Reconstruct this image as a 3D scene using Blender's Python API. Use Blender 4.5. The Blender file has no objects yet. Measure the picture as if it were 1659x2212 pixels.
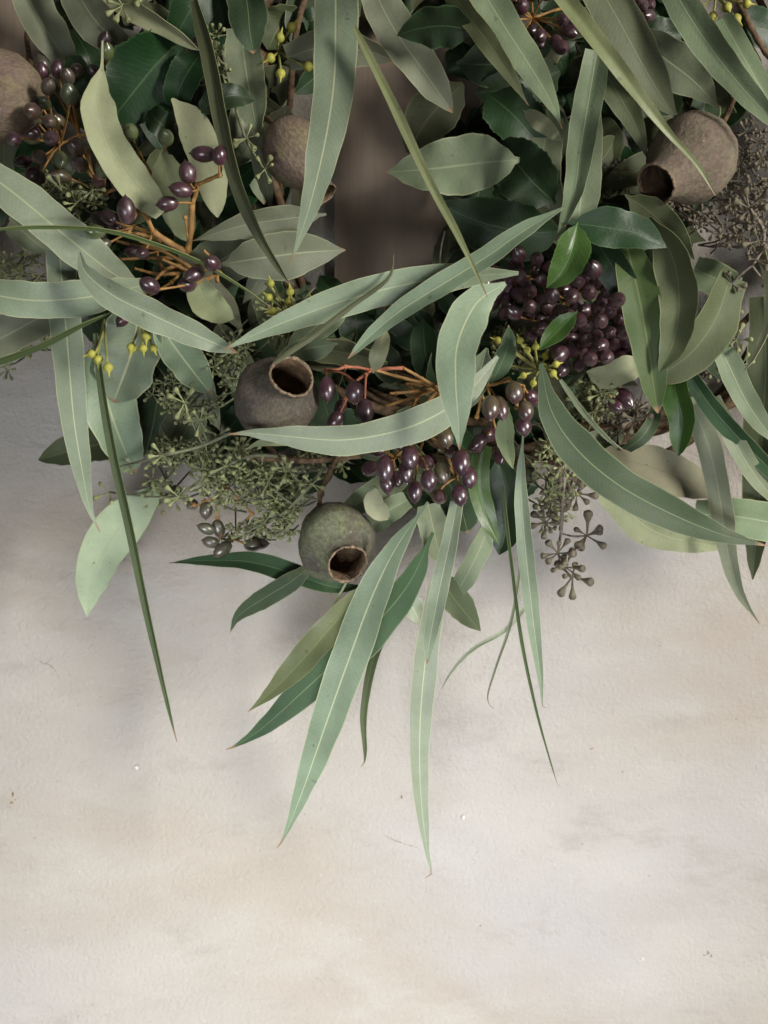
import bpy, math, random
from mathutils import Vector, Matrix, Quaternion
random.seed(11)
R = math.radians
# ------------------------------------------------------------------ camera, world, lamps, exposure
sc = bpy.context.scene
COL = sc.collection
D = 0.60            # camera to wall, metres
F = 2304.0          # focal length in tracing units (picture is 1659 x 2212 units)
CX, CY = 829.5, 1106.0
cam_d = bpy.data.cameras.new('camera'); cam = bpy.data.objects.new('camera', cam_d); COL.objects.link(cam)
cam.location = (0, -D, 0); cam.rotation_euler = (R(90), 0, 0)
cam_d.sensor_width = 36; cam_d.lens = 36 * F / 2212.0
cam_d.clip_start = 0.01; cam_d.clip_end = 50
cam_d.dof.use_dof = True; cam_d.dof.focus_distance = D - 0.115; cam_d.dof.aperture_fstop = 13
sc.camera = cam
w = bpy.data.worlds.new('World'); sc.world = w; w.use_nodes = True
bg = w.node_tree.nodes['Background']; bg.inputs[0].default_value = (1.0, 0.97, 0.92, 1); bg.inputs[1].default_value = 0.075
def area(name, loc, target, sx, sy, power, col, spread=180):
    l = bpy.data.lights.new(name, 'AREA'); l.shape = 'RECTANGLE'; l.size = sx; l.size_y = sy
    l.energy = power; l.color = col; l.spread = R(spread)
    o = bpy.data.objects.new(name, l); COL.objects.link(o); o.location = loc
    d = Vector(target) - Vector(loc); o.rotation_euler = d.to_track_quat('-Z', 'Y').to_euler()
    return o
area('window_key_lamp', (1.02, -0.95, 0.24), (0.0, 0, -0.03), 0.22, 0.42, 19.5, (1.0, 0.955, 0.88))
area('soft_front_lamp', (-0.14, -1.15, -0.55), (-0.06, 0, -0.29), 0.5, 0.4, 1.7, (0.93, 0.962, 1.0), 45)
sc.view_settings.view_transform = 'Standard'; sc.view_settings.look = 'None'
sc.view_settings.exposure = 0.25; sc.view_settings.gamma = 1.0
sc.render.engine = 'CYCLES'
try:
    sc.cycles.use_denoising = True
    sc.cycles.max_bounces = 8; sc.cycles.transparent_max_bounces = 8
except Exception: pass

# ------------------------------------------------------------------ helpers
def S(h): return (D - h) / F
def P(x, y, h):
    s = S(h); return Vector(((x - CX) * s, -h, -(y - CY) * s))
CAMP = Vector((0, -D, 0))
def link(name, me, parent=None):
    o = bpy.data.objects.new(name, me); COL.objects.link(o)
    if parent is not None: o.parent = parent
    return o
class MB:
    def __init__(s): s.v = []; s.f = []; s.m = []
    def tube(s, pts, rad, sides=7, mi=0, cap=True):
        pts = [Vector(p) for p in pts]; n = len(pts)
        if not isinstance(rad, (list, tuple)): rad = [rad] * n
        b = len(s.v); ref = Vector((0.31, 0.77, 0.55)).normalized()
        for i, p in enumerate(pts):
            t = (pts[min(i + 1, n - 1)] - pts[max(i - 1, 0)]).normalized()
            a = t.cross(ref)
            if a.length < 1e-3: a = t.cross(Vector((1, 0, 0)))
            a.normalize(); c = t.cross(a)
            for k in range(sides):
                q = 2 * math.pi * k / sides
                s.v.append(p + (a * math.cos(q) + c * math.sin(q)) * rad[i])
        for i in range(n - 1):
            for k in range(sides):
                k2 = (k + 1) % sides
                s.f.append((b + i * sides + k, b + i * sides + k2, b + (i + 1) * sides + k2, b + (i + 1) * sides + k)); s.m.append(mi)
        if cap:
            s.f.append(tuple(b + k for k in range(sides))[::-1]); s.m.append(mi)
            s.f.append(tuple(b + (n - 1) * sides + k for k in range(sides))); s.m.append(mi)
    def lathe(s, prof, sides=12, mi=0, mat=Matrix()):
        b = len(s.v); n = len(prof)
        for (r, z) in prof:
            for k in range(sides):
                q = 2 * math.pi * k / sides
                s.v.append(mat @ Vector((r * math.cos(q), r * math.sin(q), z)))
        for i in range(n - 1):
            for k in range(sides):
                k2 = (k + 1) % sides
                s.f.append((b + i * sides + k, b + i * sides + k2, b + (i + 1) * sides + k2, b + (i + 1) * sides + k)); s.m.append(mi)
    def mesh(s, name, mats, smooth=True):
        me = bpy.data.meshes.new(name); me.from_pydata([tuple(v) for v in s.v], [], s.f)
        for m in mats: me.materials.append(m)
        me.polygons.foreach_set('material_index', s.m)
        me.polygons.foreach_set('use_smooth', [smooth] * len(s.f)); me.update()
        return me
def catmull(pts, n):
    p = [pts[0] * 2 - pts[1]] + list(pts) + [pts[-1] * 2 - pts[-2]]
    out = []
    for i in range(1, len(p) - 2):
        for k in range(12):
            t = k / 12
            a, b, c, d = p[i - 1], p[i], p[i + 1], p[i + 2]
            out.append(0.5 * ((2 * b) + (c - a) * t + (2 * a - 5 * b + 4 * c - d) * t * t + (3 * b - a - 3 * c + d) * t ** 3))
    out.append(p[-2].copy())
    L = [0]
    for i in range(1, len(out)): L.append(L[-1] + (out[i] - out[i - 1]).length)
    res = []; j = 0
    for k in range(n):
        g = L[-1] * k / (n - 1)
        while j < len(L) - 2 and L[j + 1] < g: j += 1
        e = L[j + 1] - L[j]; q = 0 if e == 0 else (g - L[j]) / e
        res.append(out[j].lerp(out[j + 1], min(1, max(0, q))))
    return res, L[-1]
def interp(tab, t):
    for i in range(len(tab) - 1):
        if t <= tab[i + 1][0]:
            a, b = tab[i], tab[i + 1]; q = (t - a[0]) / max(1e-9, b[0] - a[0])
            q = q * q * (3 - 2 * q) * 0.5 + q * 0.5
            return a[1] + (b[1] - a[1]) * q
    return tab[-1][1]

# ------------------------------------------------------------------ materials
def newmat(name):
    m = bpy.data.materials.new(name); m.use_nodes = True
    nt = m.node_tree; b = nt.nodes['Principled BSDF']; return m, nt, b
def N(nt, t, **kw):
    n = nt.nodes.new(t)
    for k, v in kw.items(): setattr(n, k, v)
    return n
def mathn(nt, op, a, b=None, c=None, clamp=False):
    n = N(nt, 'ShaderNodeMath', operation=op); n.use_clamp = clamp
    for i, x in enumerate((a, b, c)):
        if x is None: continue
        if isinstance(x, (int, float)): n.inputs[i].default_value = x
        else: nt.links.new(x, n.inputs[i])
    return n.outputs[0]
def mixc(nt, fac, a, b, bt='MIX'):
    n = N(nt, 'ShaderNodeMix', data_type='RGBA', blend_type=bt)
    for i, x in ((0, fac), (6, a), (7, b)):
        if isinstance(x, (int, float)): n.inputs[i].default_value = x
        elif isinstance(x, tuple): n.inputs[i].default_value = (*x, 1) if len(x) == 3 else x
        else: nt.links.new(x, n.inputs[i])
    return n.outputs[2]
def ramp(nt, fac, a, b):
    n = N(nt, 'ShaderNodeMapRange'); n.interpolation_type = 'SMOOTHSTEP'
    nt.links.new(fac, n.inputs[0]); n.inputs[1].default_value = a; n.inputs[2].default_value = b
    return n.outputs[0]
def noise(nt, vec, scale, detail=4, rough=0.55):
    n = N(nt, 'ShaderNodeTexNoise'); n.inputs['Scale'].default_value = scale; n.inputs['Detail'].default_value = detail; n.inputs['Roughness'].default_value = rough
    if vec is not None: nt.links.new(vec, n.inputs['Vector'])
    return n.outputs[0]
def leafmat(name, col, rib, edge, rough=0.5, spec=0.35, trans=0.18, ribw=0.035, veins=0.10, tip=True, patch=(0.20, 0.17, 0.07)):
    m, nt, b = newmat(name)
    uv = N(nt, 'ShaderNodeUVMap').outputs[0]
    sp = N(nt, 'ShaderNodeSeparateXYZ'); nt.links.new(uv, sp.inputs[0]); U, V = sp.outputs[0], sp.outputs[1]
    geo = N(nt, 'ShaderNodeNewGeometry').outputs['Position']
    oi = N(nt, 'ShaderNodeObjectInfo').outputs['Random']
    au = mathn(nt, 'ABSOLUTE', U)
    big = noise(nt, geo, 55, 3); fine = noise(nt, geo, 600, 3)
    hsv = N(nt, 'ShaderNodeHueSaturation'); hsv.inputs['Color'].default_value = (*col, 1)
    nt.links.new(mathn(nt, 'MULTIPLY_ADD', oi, 0.06, 0.468), hsv.inputs['Hue'])
    nt.links.new(mathn(nt, 'MULTIPLY_ADD', oi, 0.32, 0.86), hsv.inputs['Saturation'])
    val = mathn(nt, 'MULTIPLY_ADD', big, 0.55, 0.73)
    val = mathn(nt, 'MULTIPLY', val, mathn(nt, 'MULTIPLY_ADD', fine, 0.22, 0.89))
    val = mathn(nt, 'MULTIPLY', val, mathn(nt, 'MULTIPLY_ADD', mathn(nt, 'FRACT', mathn(nt, 'MULTIPLY', oi, 7.31)), 0.30, 0.85))
    nt.links.new(val, hsv.inputs['Value'])
    c = hsv.outputs[0]
    # faint feathered side veins (v runs in metres along the blade)
    ph = mathn(nt, 'ADD', mathn(nt, 'MULTIPLY', V, 420.0), mathn(nt, 'MULTIPLY', au, -3.2))
    ph = mathn(nt, 'ADD', ph, mathn(nt, 'MULTIPLY', big, 2.0))
    sv = mathn(nt, 'POWER', mathn(nt, 'MULTIPLY_ADD', mathn(nt, 'SINE', mathn(nt, 'MULTIPLY', ph, 6.2832)), 0.5, 0.5), 5.0)
    c = mixc(nt, mathn(nt, 'MULTIPLY', sv, veins), c, rib)
    # old yellowed blotches
    bl = ramp(nt, noise(nt, geo, 34, 5, 0.7), 0.60, 0.76)
    c = mixc(nt, mathn(nt, 'MULTIPLY', bl, 0.35), c, patch)
    spk = ramp(nt, noise(nt, geo, 230, 2, 0.5), 0.70, 0.77)
    c = mixc(nt, mathn(nt, 'MULTIPLY', spk, 0.45), c, (0.06, 0.05, 0.025))
    rm = mathn(nt, 'SUBTRACT', 1.0, ramp(nt, au, ribw * 0.45, ribw * 1.5))
    c = mixc(nt, mathn(nt, 'MULTIPLY', rm, 0.75), c, rib)
    em = ramp(nt, au, 0.925, 0.985)
    c = mixc(nt, mathn(nt, 'MULTIPLY', em, 0.55), c, edge)
    if tip:
        at = N(nt, 'ShaderNodeAttribute'); at.attribute_name = 'tip'
        tm = ramp(nt, at.outputs['Fac'], 0.95, 0.985)
        c = mixc(nt, tm, c, (0.28, 0.18, 0.10))
    nt.links.new(c, b.inputs['Base Color'])
    b.inputs['Specular IOR Level'].default_value = spec
    nt.links.new(mathn(nt, 'MULTIPLY_ADD', big, 0.25, rough - 0.12), b.inputs['Roughness'])
    bp = N(nt, 'ShaderNodeBump'); bp.inputs['Strength'].default_value = 0.22; bp.inputs['Distance'].default_value = 0.0006
    hh = mathn(nt, 'ADD', mathn(nt, 'MULTIPLY', sv, -0.12), mathn(nt, 'MULTIPLY', noise(nt, geo, 240, 3), 1.6))
    hh = mathn(nt, 'ADD', hh, mathn(nt, 'MULTIPLY', rm, 0.8))
    nt.links.new(hh, bp.inputs['Height']); nt.links.new(bp.outputs[0], b.inputs['Normal'])
    if trans > 0:
        tr = N(nt, 'ShaderNodeBsdfTranslucent'); nt.links.new(mixc(nt, 1.0, c, (1.0, 1.0, 0.75), 'MULTIPLY'), tr.inputs[0])
        mx = N(nt, 'ShaderNodeMixShader'); mx.inputs[0].default_value = trans
        nt.links.new(b.outputs[0], mx.inputs[1]); nt.links.new(tr.outputs[0], mx.inputs[2])
        nt.links.new(mx.outputs[0], nt.nodes['Material Output'].inputs[0])
    return m
YEL = (0.42, 0.42, 0.20)
LM = {
 'glau':  leafmat('glaucous_leaf', (0.225, 0.285, 0.192), (0.50, 0.54, 0.33), (0.55, 0.56, 0.33), 0.48, 0.42, 0.12, 0.042, 0.06),
 'gray':  leafmat('grey_green_leaf', (0.185, 0.22, 0.138), (0.34, 0.38, 0.24), (0.42, 0.44, 0.25), 0.55, 0.35, 0.14, 0.038, 0.04),
 'green': leafmat('long_green_leaf', (0.17, 0.215, 0.09), (0.25, 0.30, 0.12), YEL, 0.45, 0.4, 0.16, 0.04, 0.10),
 'sage':  leafmat('sage_leaf', (0.34, 0.375, 0.22), (0.36, 0.39, 0.24), (0.36, 0.36, 0.20), 0.62, 0.25, 0.18, 0.035, 0.03, False),
 'light': leafmat('pale_green_leaf', (0.45, 0.50, 0.36), (0.34, 0.42, 0.25), (0.33, 0.40, 0.22), 0.6, 0.25, 0.22, 0.02, 0.05, False),
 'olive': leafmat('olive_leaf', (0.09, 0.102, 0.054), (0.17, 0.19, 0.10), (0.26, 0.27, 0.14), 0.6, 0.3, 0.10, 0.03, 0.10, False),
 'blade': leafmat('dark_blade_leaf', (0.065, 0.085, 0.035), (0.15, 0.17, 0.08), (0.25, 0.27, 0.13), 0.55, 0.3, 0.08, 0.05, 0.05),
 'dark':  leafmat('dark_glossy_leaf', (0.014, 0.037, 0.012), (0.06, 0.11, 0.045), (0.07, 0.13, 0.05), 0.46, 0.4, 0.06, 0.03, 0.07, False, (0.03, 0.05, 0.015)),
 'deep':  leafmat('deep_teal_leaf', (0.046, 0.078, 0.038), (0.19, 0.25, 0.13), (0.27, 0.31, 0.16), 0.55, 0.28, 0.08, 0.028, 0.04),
 'bright':leafmat('fresh_green_leaf', (0.062, 0.108, 0.03), (0.14, 0.28, 0.07), (0.16, 0.30, 0.08), 0.38, 0.45, 0.25, 0.02, 0.10, False, (0.12, 0.2, 0.04)),
 'under': leafmat('dull_leaf_underside', (0.21, 0.205, 0.135), (0.20, 0.20, 0.13), (0.30, 0.29, 0.18), 0.7, 0.2, 0.10, 0.03, 0.06, False),
}
BACK = {'glau': 'glau', 'gray': 'gray', 'green': 'gray', 'sage': 'sage', 'light': 'light', 'olive': 'under', 'blade': 'blade', 'dark': 'olive', 'deep': 'gray', 'bright': 'bright', 'under': 'olive'}
def plain(name, col, rough, spec=0.4, nscale=120, namp=0.5, bump=0.3, bdist=0.0008, col2=None):
    m, nt, b = newmat(name)
    geo = N(nt, 'ShaderNodeNewGeometry').outputs['Position']
    n1 = noise(nt, geo, nscale, 5, 0.65)
    c = mixc(nt, ramp(nt, n1, 0.30, 0.72), tuple(x * (1 - namp * 0.6) for x in col), col2 or tuple(min(1, x * (1 + namp * 0.6)) for x in col))
    nt.links.new(c, b.inputs['Base Color']); b.inputs['Roughness'].default_value = rough; b.inputs['Specular IOR Level'].default_value = spec
    bp = N(nt, 'ShaderNodeBump'); bp.inputs['Strength'].default_value = bump; bp.inputs['Distance'].default_value = bdist
    nt.links.new(noise(nt, geo, nscale * 4, 4), bp.inputs['Height']); nt.links.new(bp.outputs[0], b.inputs['Normal'])
    return m
M_TWIG = plain('brown_twig_bark', (0.13, 0.085, 0.05), 0.8, 0.2, 300, 0.8, 0.6)
M_ORANGE = plain('orange_berry_stalk', (0.33, 0.185, 0.065), 0.6, 0.3, 220, 0.5, 0.3)
M_RED = plain('reddish_berry_stalk', (0.36, 0.135, 0.075), 0.55, 0.3, 220, 0.4, 0.3)
M_GSTEM = plain('grey_green_stalk', (0.17, 0.18, 0.11), 0.7, 0.25, 300, 0.5, 0.3)
M_GREYSTEM = plain('grey_stalk', (0.20, 0.17, 0.14), 0.7, 0.25, 300, 0.5, 0.3)
M_SEED = plain('green_seed_bud_skin', (0.25, 0.27, 0.13), 0.6, 0.3, 260, 0.6, 0.3)
M_SEEDGREY = plain('grey_brown_seed_bud_skin', (0.135, 0.115, 0.08), 0.65, 0.3, 260, 0.6, 0.3)
M_YBUD = plain('yellow_green_flower_bud', (0.36, 0.35, 0.065), 0.5, 0.35, 220, 0.4, 0.2)
M_YSTEM = plain('yellow_green_stalk', (0.28, 0.28, 0.09), 0.6, 0.3, 220, 0.4, 0.2)
def berrymat(name, ca, cb, rough=0.31):
    m, nt, b = newmat(name)
    oc = N(nt, 'ShaderNodeTexCoord').outputs['Object']; geo = N(nt, 'ShaderNodeNewGeometry').outputs['Position']
    oi = N(nt, 'ShaderNodeObjectInfo').outputs['Random']
    sp = N(nt, 'ShaderNodeSeparateXYZ'); nt.links.new(oc, sp.inputs[0])
    z = mathn(nt, 'ADD', mathn(nt, 'MULTIPLY', sp.outputs[2], 130.0), mathn(nt, 'MULTIPLY_ADD', noise(nt, geo, 180, 3), 1.6, -0.7))
    z = mathn(nt, 'ADD', z, mathn(nt, 'MULTIPLY_ADD', oi, 0.8, -0.4))
    c = mixc(nt, ramp(nt, z, -0.4, 0.9), ca, cb)
    bloom = ramp(nt, noise(nt, geo, 260, 4, 0.7), 0.45, 0.75)
    c = mixc(nt, mathn(nt, 'MULTIPLY', bloom, 0.22), c, (0.30, 0.24, 0.27))
    nt.links.new(c, b.inputs['Base Color'])
    nt.links.new(mathn(nt, 'MULTIPLY_ADD', bloom, 0.16, rough), b.inputs['Roughness'])
    b.inputs['Specular IOR Level'].default_value = 1.0; b.inputs['Coat Weight'].default_value = 0.45; b.inputs['Coat Roughness'].default_value = 0.22
    bp = N(nt, 'ShaderNodeBump'); bp.inputs['Strength'].default_value = 0.12; bp.inputs['Distance'].default_value = 0.0005
    nt.links.new(noise(nt, geo, 500, 3), bp.inputs['Height']); nt.links.new(bp.outputs[0], b.inputs['Normal'])
    return m
BM = {'p': berrymat('purple_berry_skin', (0.060, 0.019, 0.030), (0.036, 0.013, 0.020)),
      'r': berrymat('wine_red_berry_skin', (0.064, 0.019, 0.027), (0.038, 0.013, 0.018), 0.38),
      'b': berrymat('brown_green_berry_skin', (0.085, 0.070, 0.030), (0.060, 0.026, 0.026)),
      'g': berrymat('green_berry_skin', (0.105, 0.135, 0.045), (0.070, 0.095, 0.045)),
      'd': berrymat('dark_green_berry_skin', (0.085, 0.085, 0.050), (0.065, 0.045, 0.030), 0.4)}
def nutmat(name, ca, cb, cc):
    m, nt, b = newmat(name)
    oc = N(nt, 'ShaderNodeTexCoord').outputs['Object']
    mp = N(nt, 'ShaderNodeMapping'); mp.inputs['Scale'].default_value = (1, 1, 0.62); nt.links.new(oc, mp.inputs[0])
    n1 = noise(nt, oc, 45, 5, 0.65); n2 = noise(nt, mp.outputs[0], 620, 5, 0.7); n3 = noise(nt, mp.outputs[0], 130, 4, 0.6)
    c = mixc(nt, ramp(nt, n1, 0.38, 0.62), ca, cb)
    c = mixc(nt, mathn(nt, 'MULTIPLY', ramp(nt, n3, 0.42, 0.68), 0.65), c, cc)
    c = mixc(nt, mathn(nt, 'MULTIPLY', ramp(nt, n2, 0.35, 0.70), 0.65), c, tuple(x * 0.45 for x in ca))
    spk = ramp(nt, noise(nt, oc, 330, 2), 0.70, 0.76)
    c = mixc(nt, mathn(nt, 'MULTIPLY', spk, 0.5), c, (0.36, 0.31, 0.24))
    nt.links.new(c, b.inputs['Base Color']); b.inputs['Roughness'].default_value = 0.78; b.inputs['Specular IOR Level'].default_value = 0.2
    bp = N(nt, 'ShaderNodeBump'); bp.inputs['Strength'].default_value = 0.8; bp.inputs['Distance'].default_value = 0.0014
    nt.links.new(mathn(nt, 'ADD', n2, mathn(nt, 'MULTIPLY', n3, 0.8)), bp.inputs['Height']); nt.links.new(bp.outputs[0], b.inputs['Normal'])
    return m
NM = {'brown': nutmat('brown_gumnut_skin', (0.185, 0.14, 0.11), (0.22, 0.185, 0.135), (0.15, 0.14, 0.09)),
      'pink':  nutmat('pinkish_gumnut_skin', (0.24, 0.17, 0.145), (0.245, 0.195, 0.13), (0.25, 0.225, 0.12)),
      'dim':   nutmat('dull_brown_gumnut_skin', (0.10, 0.086, 0.072), (0.125, 0.112, 0.08), (0.15, 0.122, 0.10)),
      'green': nutmat('green_brown_gumnut_skin', (0.115, 0.10, 0.08), (0.20, 0.225, 0.12), (0.165, 0.165, 0.125))}
M_RIM = plain('torn_gumnut_rim', (0.27, 0.20, 0.135), 0.85, 0.2, 500, 0.9, 0.9, 0.001)
M_INNER = plain('gumnut_hollow', (0.13, 0.085, 0.05), 0.85, 0.15, 180, 0.8, 0.7, 0.001)
def wallmat():
    m, nt, b = newmat('rough_plaster')
    geo = N(nt, 'ShaderNodeNewGeometry').outputs['Position']
    mp = N(nt, 'ShaderNodeMapping'); mp.inputs['Rotation'].default_value = (0, R(35), 0); mp.inputs['Scale'].default_value = (0.55, 1, 1.25); nt.links.new(geo, mp.inputs[0])
    g = mp.outputs[0]
    a = noise(nt, g, 6.5, 4, 0.55); a2 = noise(nt, g, 17, 5, 0.6); a3 = noise(nt, geo, 3.3, 3, 0.5)
    c = mixc(nt, ramp(nt, a, 0.36, 0.62), (0.345, 0.302, 0.255), (0.380, 0.360, 0.342))
    c = mixc(nt, mathn(nt, 'MULTIPLY', ramp(nt, a2, 0.42, 0.68), 0.6), c, (0.435, 0.415, 0.385))
    c = mixc(nt, mathn(nt, 'MULTIPLY', ramp(nt, a3, 0.45, 0.65), 0.45), c, (0.375, 0.336, 0.282))
    dirt = ramp(nt, noise(nt, g, 24, 6, 0.72), 0.52, 0.74)
    c = mixc(nt, mathn(nt, 'MULTIPLY', dirt, 0.60), c, (0.29, 0.258, 0.228))
    gr = noise(nt, geo, 520, 4, 0.7)
    c = mixc(nt, mathn(nt, 'MULTIPLY', ramp(nt, gr, 0.40, 0.30), 0.22), c, (0.27, 0.245, 0.21))
    sp = ramp(nt, noise(nt, geo, 150, 2, 0.5), 0.735, 0.775)
    c = mixc(nt, mathn(nt, 'MULTIPLY', sp, 0.45), c, (0.25, 0.21, 0.16))
    sp2 = ramp(nt, noise(nt, geo, 330, 3, 0.6), 0.62, 0.74)
    c = mixc(nt, mathn(nt, 'MULTIPLY', sp2, 0.22), c, (0.58, 0.565, 0.53))
    nt.links.new(c, b.inputs['Base Color']); b.inputs['Roughness'].default_value = 0.82; b.inputs['Specular IOR Level'].default_value = 0.25
    h1 = noise(nt, geo, 380, 5, 0.65); h2 = noise(nt, g, 75, 4, 0.6); h3 = noise(nt, g, 14, 3, 0.5)
    b1 = N(nt, 'ShaderNodeBump'); b1.inputs['Strength'].default_value = 0.8; b1.inputs['Distance'].default_value = 0.0018; nt.links.new(h1, b1.inputs['Height'])
    b2 = N(nt, 'ShaderNodeBump'); b2.inputs['Strength'].default_value = 0.42; b2.inputs['Distance'].default_value = 0.0026; nt.links.new(h2, b2.inputs['Height']); nt.links.new(b1.outputs[0], b2.inputs['Normal'])
    b3 = N(nt, 'ShaderNodeBump'); b3.inputs['Strength'].default_value = 0.5; b3.inputs['Distance'].default_value = 0.010; nt.links.new(h3, b3.inputs['Height']); nt.links.new(b2.outputs[0], b3.inputs['Normal'])
    nt.links.new(b3.outputs[0], b.inputs['Normal'])
    return m
def woodmat():
    m, nt, b = newmat('brown_weathered_timber')
    geo = N(nt, 'ShaderNodeNewGeometry').outputs['Position']
    mp = N(nt, 'ShaderNodeMapping'); mp.inputs['Scale'].default_value = (9, 9, 0.6); nt.links.new(geo, mp.inputs[0])
    n1 = noise(nt, mp.outputs[0], 22, 6, 0.65); oi = N(nt, 'ShaderNodeObjectInfo').outputs['Random']
    c = mixc(nt, ramp(nt, n1, 0.3, 0.7), (0.235, 0.178, 0.132), (0.27, 0.205, 0.155))
    c = mixc(nt, mathn(nt, 'MULTIPLY', oi, 0.5), c, (0.26, 0.215, 0.175))
    nt.links.new(c, b.inputs['Base Color']); b.inputs['Roughness'].default_value = 0.8; b.inputs['Specular IOR Level'].default_value = 0.2
    bp = N(nt, 'ShaderNodeBump'); bp.inputs['Strength'].default_value = 0.5; bp.inputs['Distance'].default_value = 0.001
    nt.links.new(n1, bp.inputs['Height']); nt.links.new(bp.outputs[0], b.inputs['Normal'])
    return m

# ------------------------------------------------------------------ the wall
M_WALL = wallmat()
def box(x0, x1, y0, y1, z0, z1):
    b = MB(); b.v = [Vector((x, y, z)) for x in (x0, x1) for y in (y0, y1) for z in (z0, z1)]
    b.f = [(0, 1, 3, 2), (4, 6, 7, 5), (0, 4, 5, 1), (2, 3, 7, 6), (0, 2, 6, 4), (1, 5, 7, 3)]; b.m = [0] * 6
    return b
wall = link('wall', box(-1.6, 1.6, 0.0, 0.12, -1.5, 1.5).mesh('wall', [M_WALL], False))
wall['kind'] = 'structure'; wall['label'] = 'rough cream and pale grey plaster wall behind the wreath'
# small marks of their own on the plaster: flecks, stuck bits and hair scratches
M_STAIN = plain('brown_fleck', (0.27, 0.19, 0.12), 0.9, 0.1, 500, 0.7)
M_FLECKGREY = plain('grey_fleck', (0.30, 0.27, 0.23), 0.9, 0.1, 500, 0.7)
M_CHIP = plain('white_paint_bump', (0.62, 0.61, 0.58), 0.7, 0.2, 500, 0.1)
def fleck(x, y, rx, ry, mat, hgt=0.0005, rot=0):
    s = S(0); c = P(x, y, 0); b = MB(); n = 11; ring = []
    for k in range(n):
        q = 2 * math.pi * k / n; j = random.uniform(0.65, 1.2)
        dx, dz = rx * j * math.cos(q), ry * j * math.sin(q)
        ring.append((dx * math.cos(rot) - dz * math.sin(rot), dx * math.sin(rot) + dz * math.cos(rot)))
    for f_, y_ in ((1, 0.0002), (0.8, -hgt * 0.7)):
        for (dx, dz) in ring: b.v.append(c + Vector((dx * s * f_, y_, dz * s * f_)))
    b.v.append(c + Vector((0, -hgt, 0)))
    for k in range(n):
        k2 = (k + 1) % n; b.f.append((k, k2, n + k2, n + k)); b.f.append((n + k, n + k2, 2 * n)); b.m += [0, 0]
    return link('fleck', b.mesh('fleck', [mat]), wall)
for a in ((28, 1716, 3, 6, M_STAIN), (26, 1734, 4, 4, M_STAIN), (33, 1727, 2, 2, M_STAIN), (868, 1722, 2, 5, M_STAIN), (1279, 1617, 3.5, 2.2, M_STAIN, .0006, .6),
          (1530, 2058, 4, 5, M_FLECKGREY), (1522, 2063, 5, 2.5, M_FLECKGREY), (1537, 2065, 3, 4, M_FLECKGREY), (1038, 2000, 3, 2, M_FLECKGREY, .0005, -.6),
          (75, 1810, 4, 3, M_FLECKGREY), (1345, 1667, 2, 2, M_STAIN), (1590, 1553, 2, 2, M_STAIN), (170, 2195, 3, 2, M_FLECKGREY), (513, 1690, 1.6, 2, M_STAIN),
          (303, 1660, 2.5, 2, M_FLECKGREY), (1258, 1823, 2, 2, M_STAIN), (120, 1650, 3, 2, M_FLECKGREY), (1425, 1395, 2, 2, M_FLECKGREY)):
    fleck(*a)
fleck(296, 1657, 6, 6, M_CHIP, 0.0022); fleck(1000, 1765, 4, 5, M_CHIP, 0.0014); fleck(905, 1735, 3, 3, M_CHIP, 0.001); fleck(1388, 2070, 3, 4, M_CHIP, 0.001)
def scratch(pts, r, mat):
    q, _ = catmull([P(x, y, 0.0) for x, y in pts], 14); b = MB(); b.tube(q, [S(0) * r * (0.4 + 0.6 * math.sin(math.pi * i / 13)) for i in range(14)], 5)
    return link('scratch', b.mesh('scratch', [mat]), wall)
scratch([(78, 1423), (92, 1432), (108, 1437), (122, 1452), (128, 1468)], 1.3, M_FLECKGREY)
scratch([(96, 1434), (106, 1428), (112, 1422)], 0.9, M_FLECKGREY)
scratch([(832, 1805), (852, 1815), (872, 1822), (905, 1832)], 1.1, M_FLECKGREY)
scratch([(1460, 1530), (1458, 1560), (1456, 1590)], 0.5, M_FLECKGREY)

# timber behind the wreath, seen through its open middle and at the upper corner
wood = woodmat()
panel = link('timber_rack', None); panel.location = (0, 0, 0)
panel['label'] = 'brown upright timber boards on the wall seen through the middle of the wreath'; panel['category'] = 'timber boards'
for (x0, x1, yb, th) in ((-170, 90, 480, .010), (722, 1085, 690, .006)):
    a = P(x0, yb, 0.01); c = P(x1, -700, 0.01)
    link('plank', box(a.x, c.x, -th, -0.0005, a.z, c.z).mesh('plank', [wood], False), panel)
a = P(655, 560, .02); c = P(1150, 535, .02)

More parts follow.
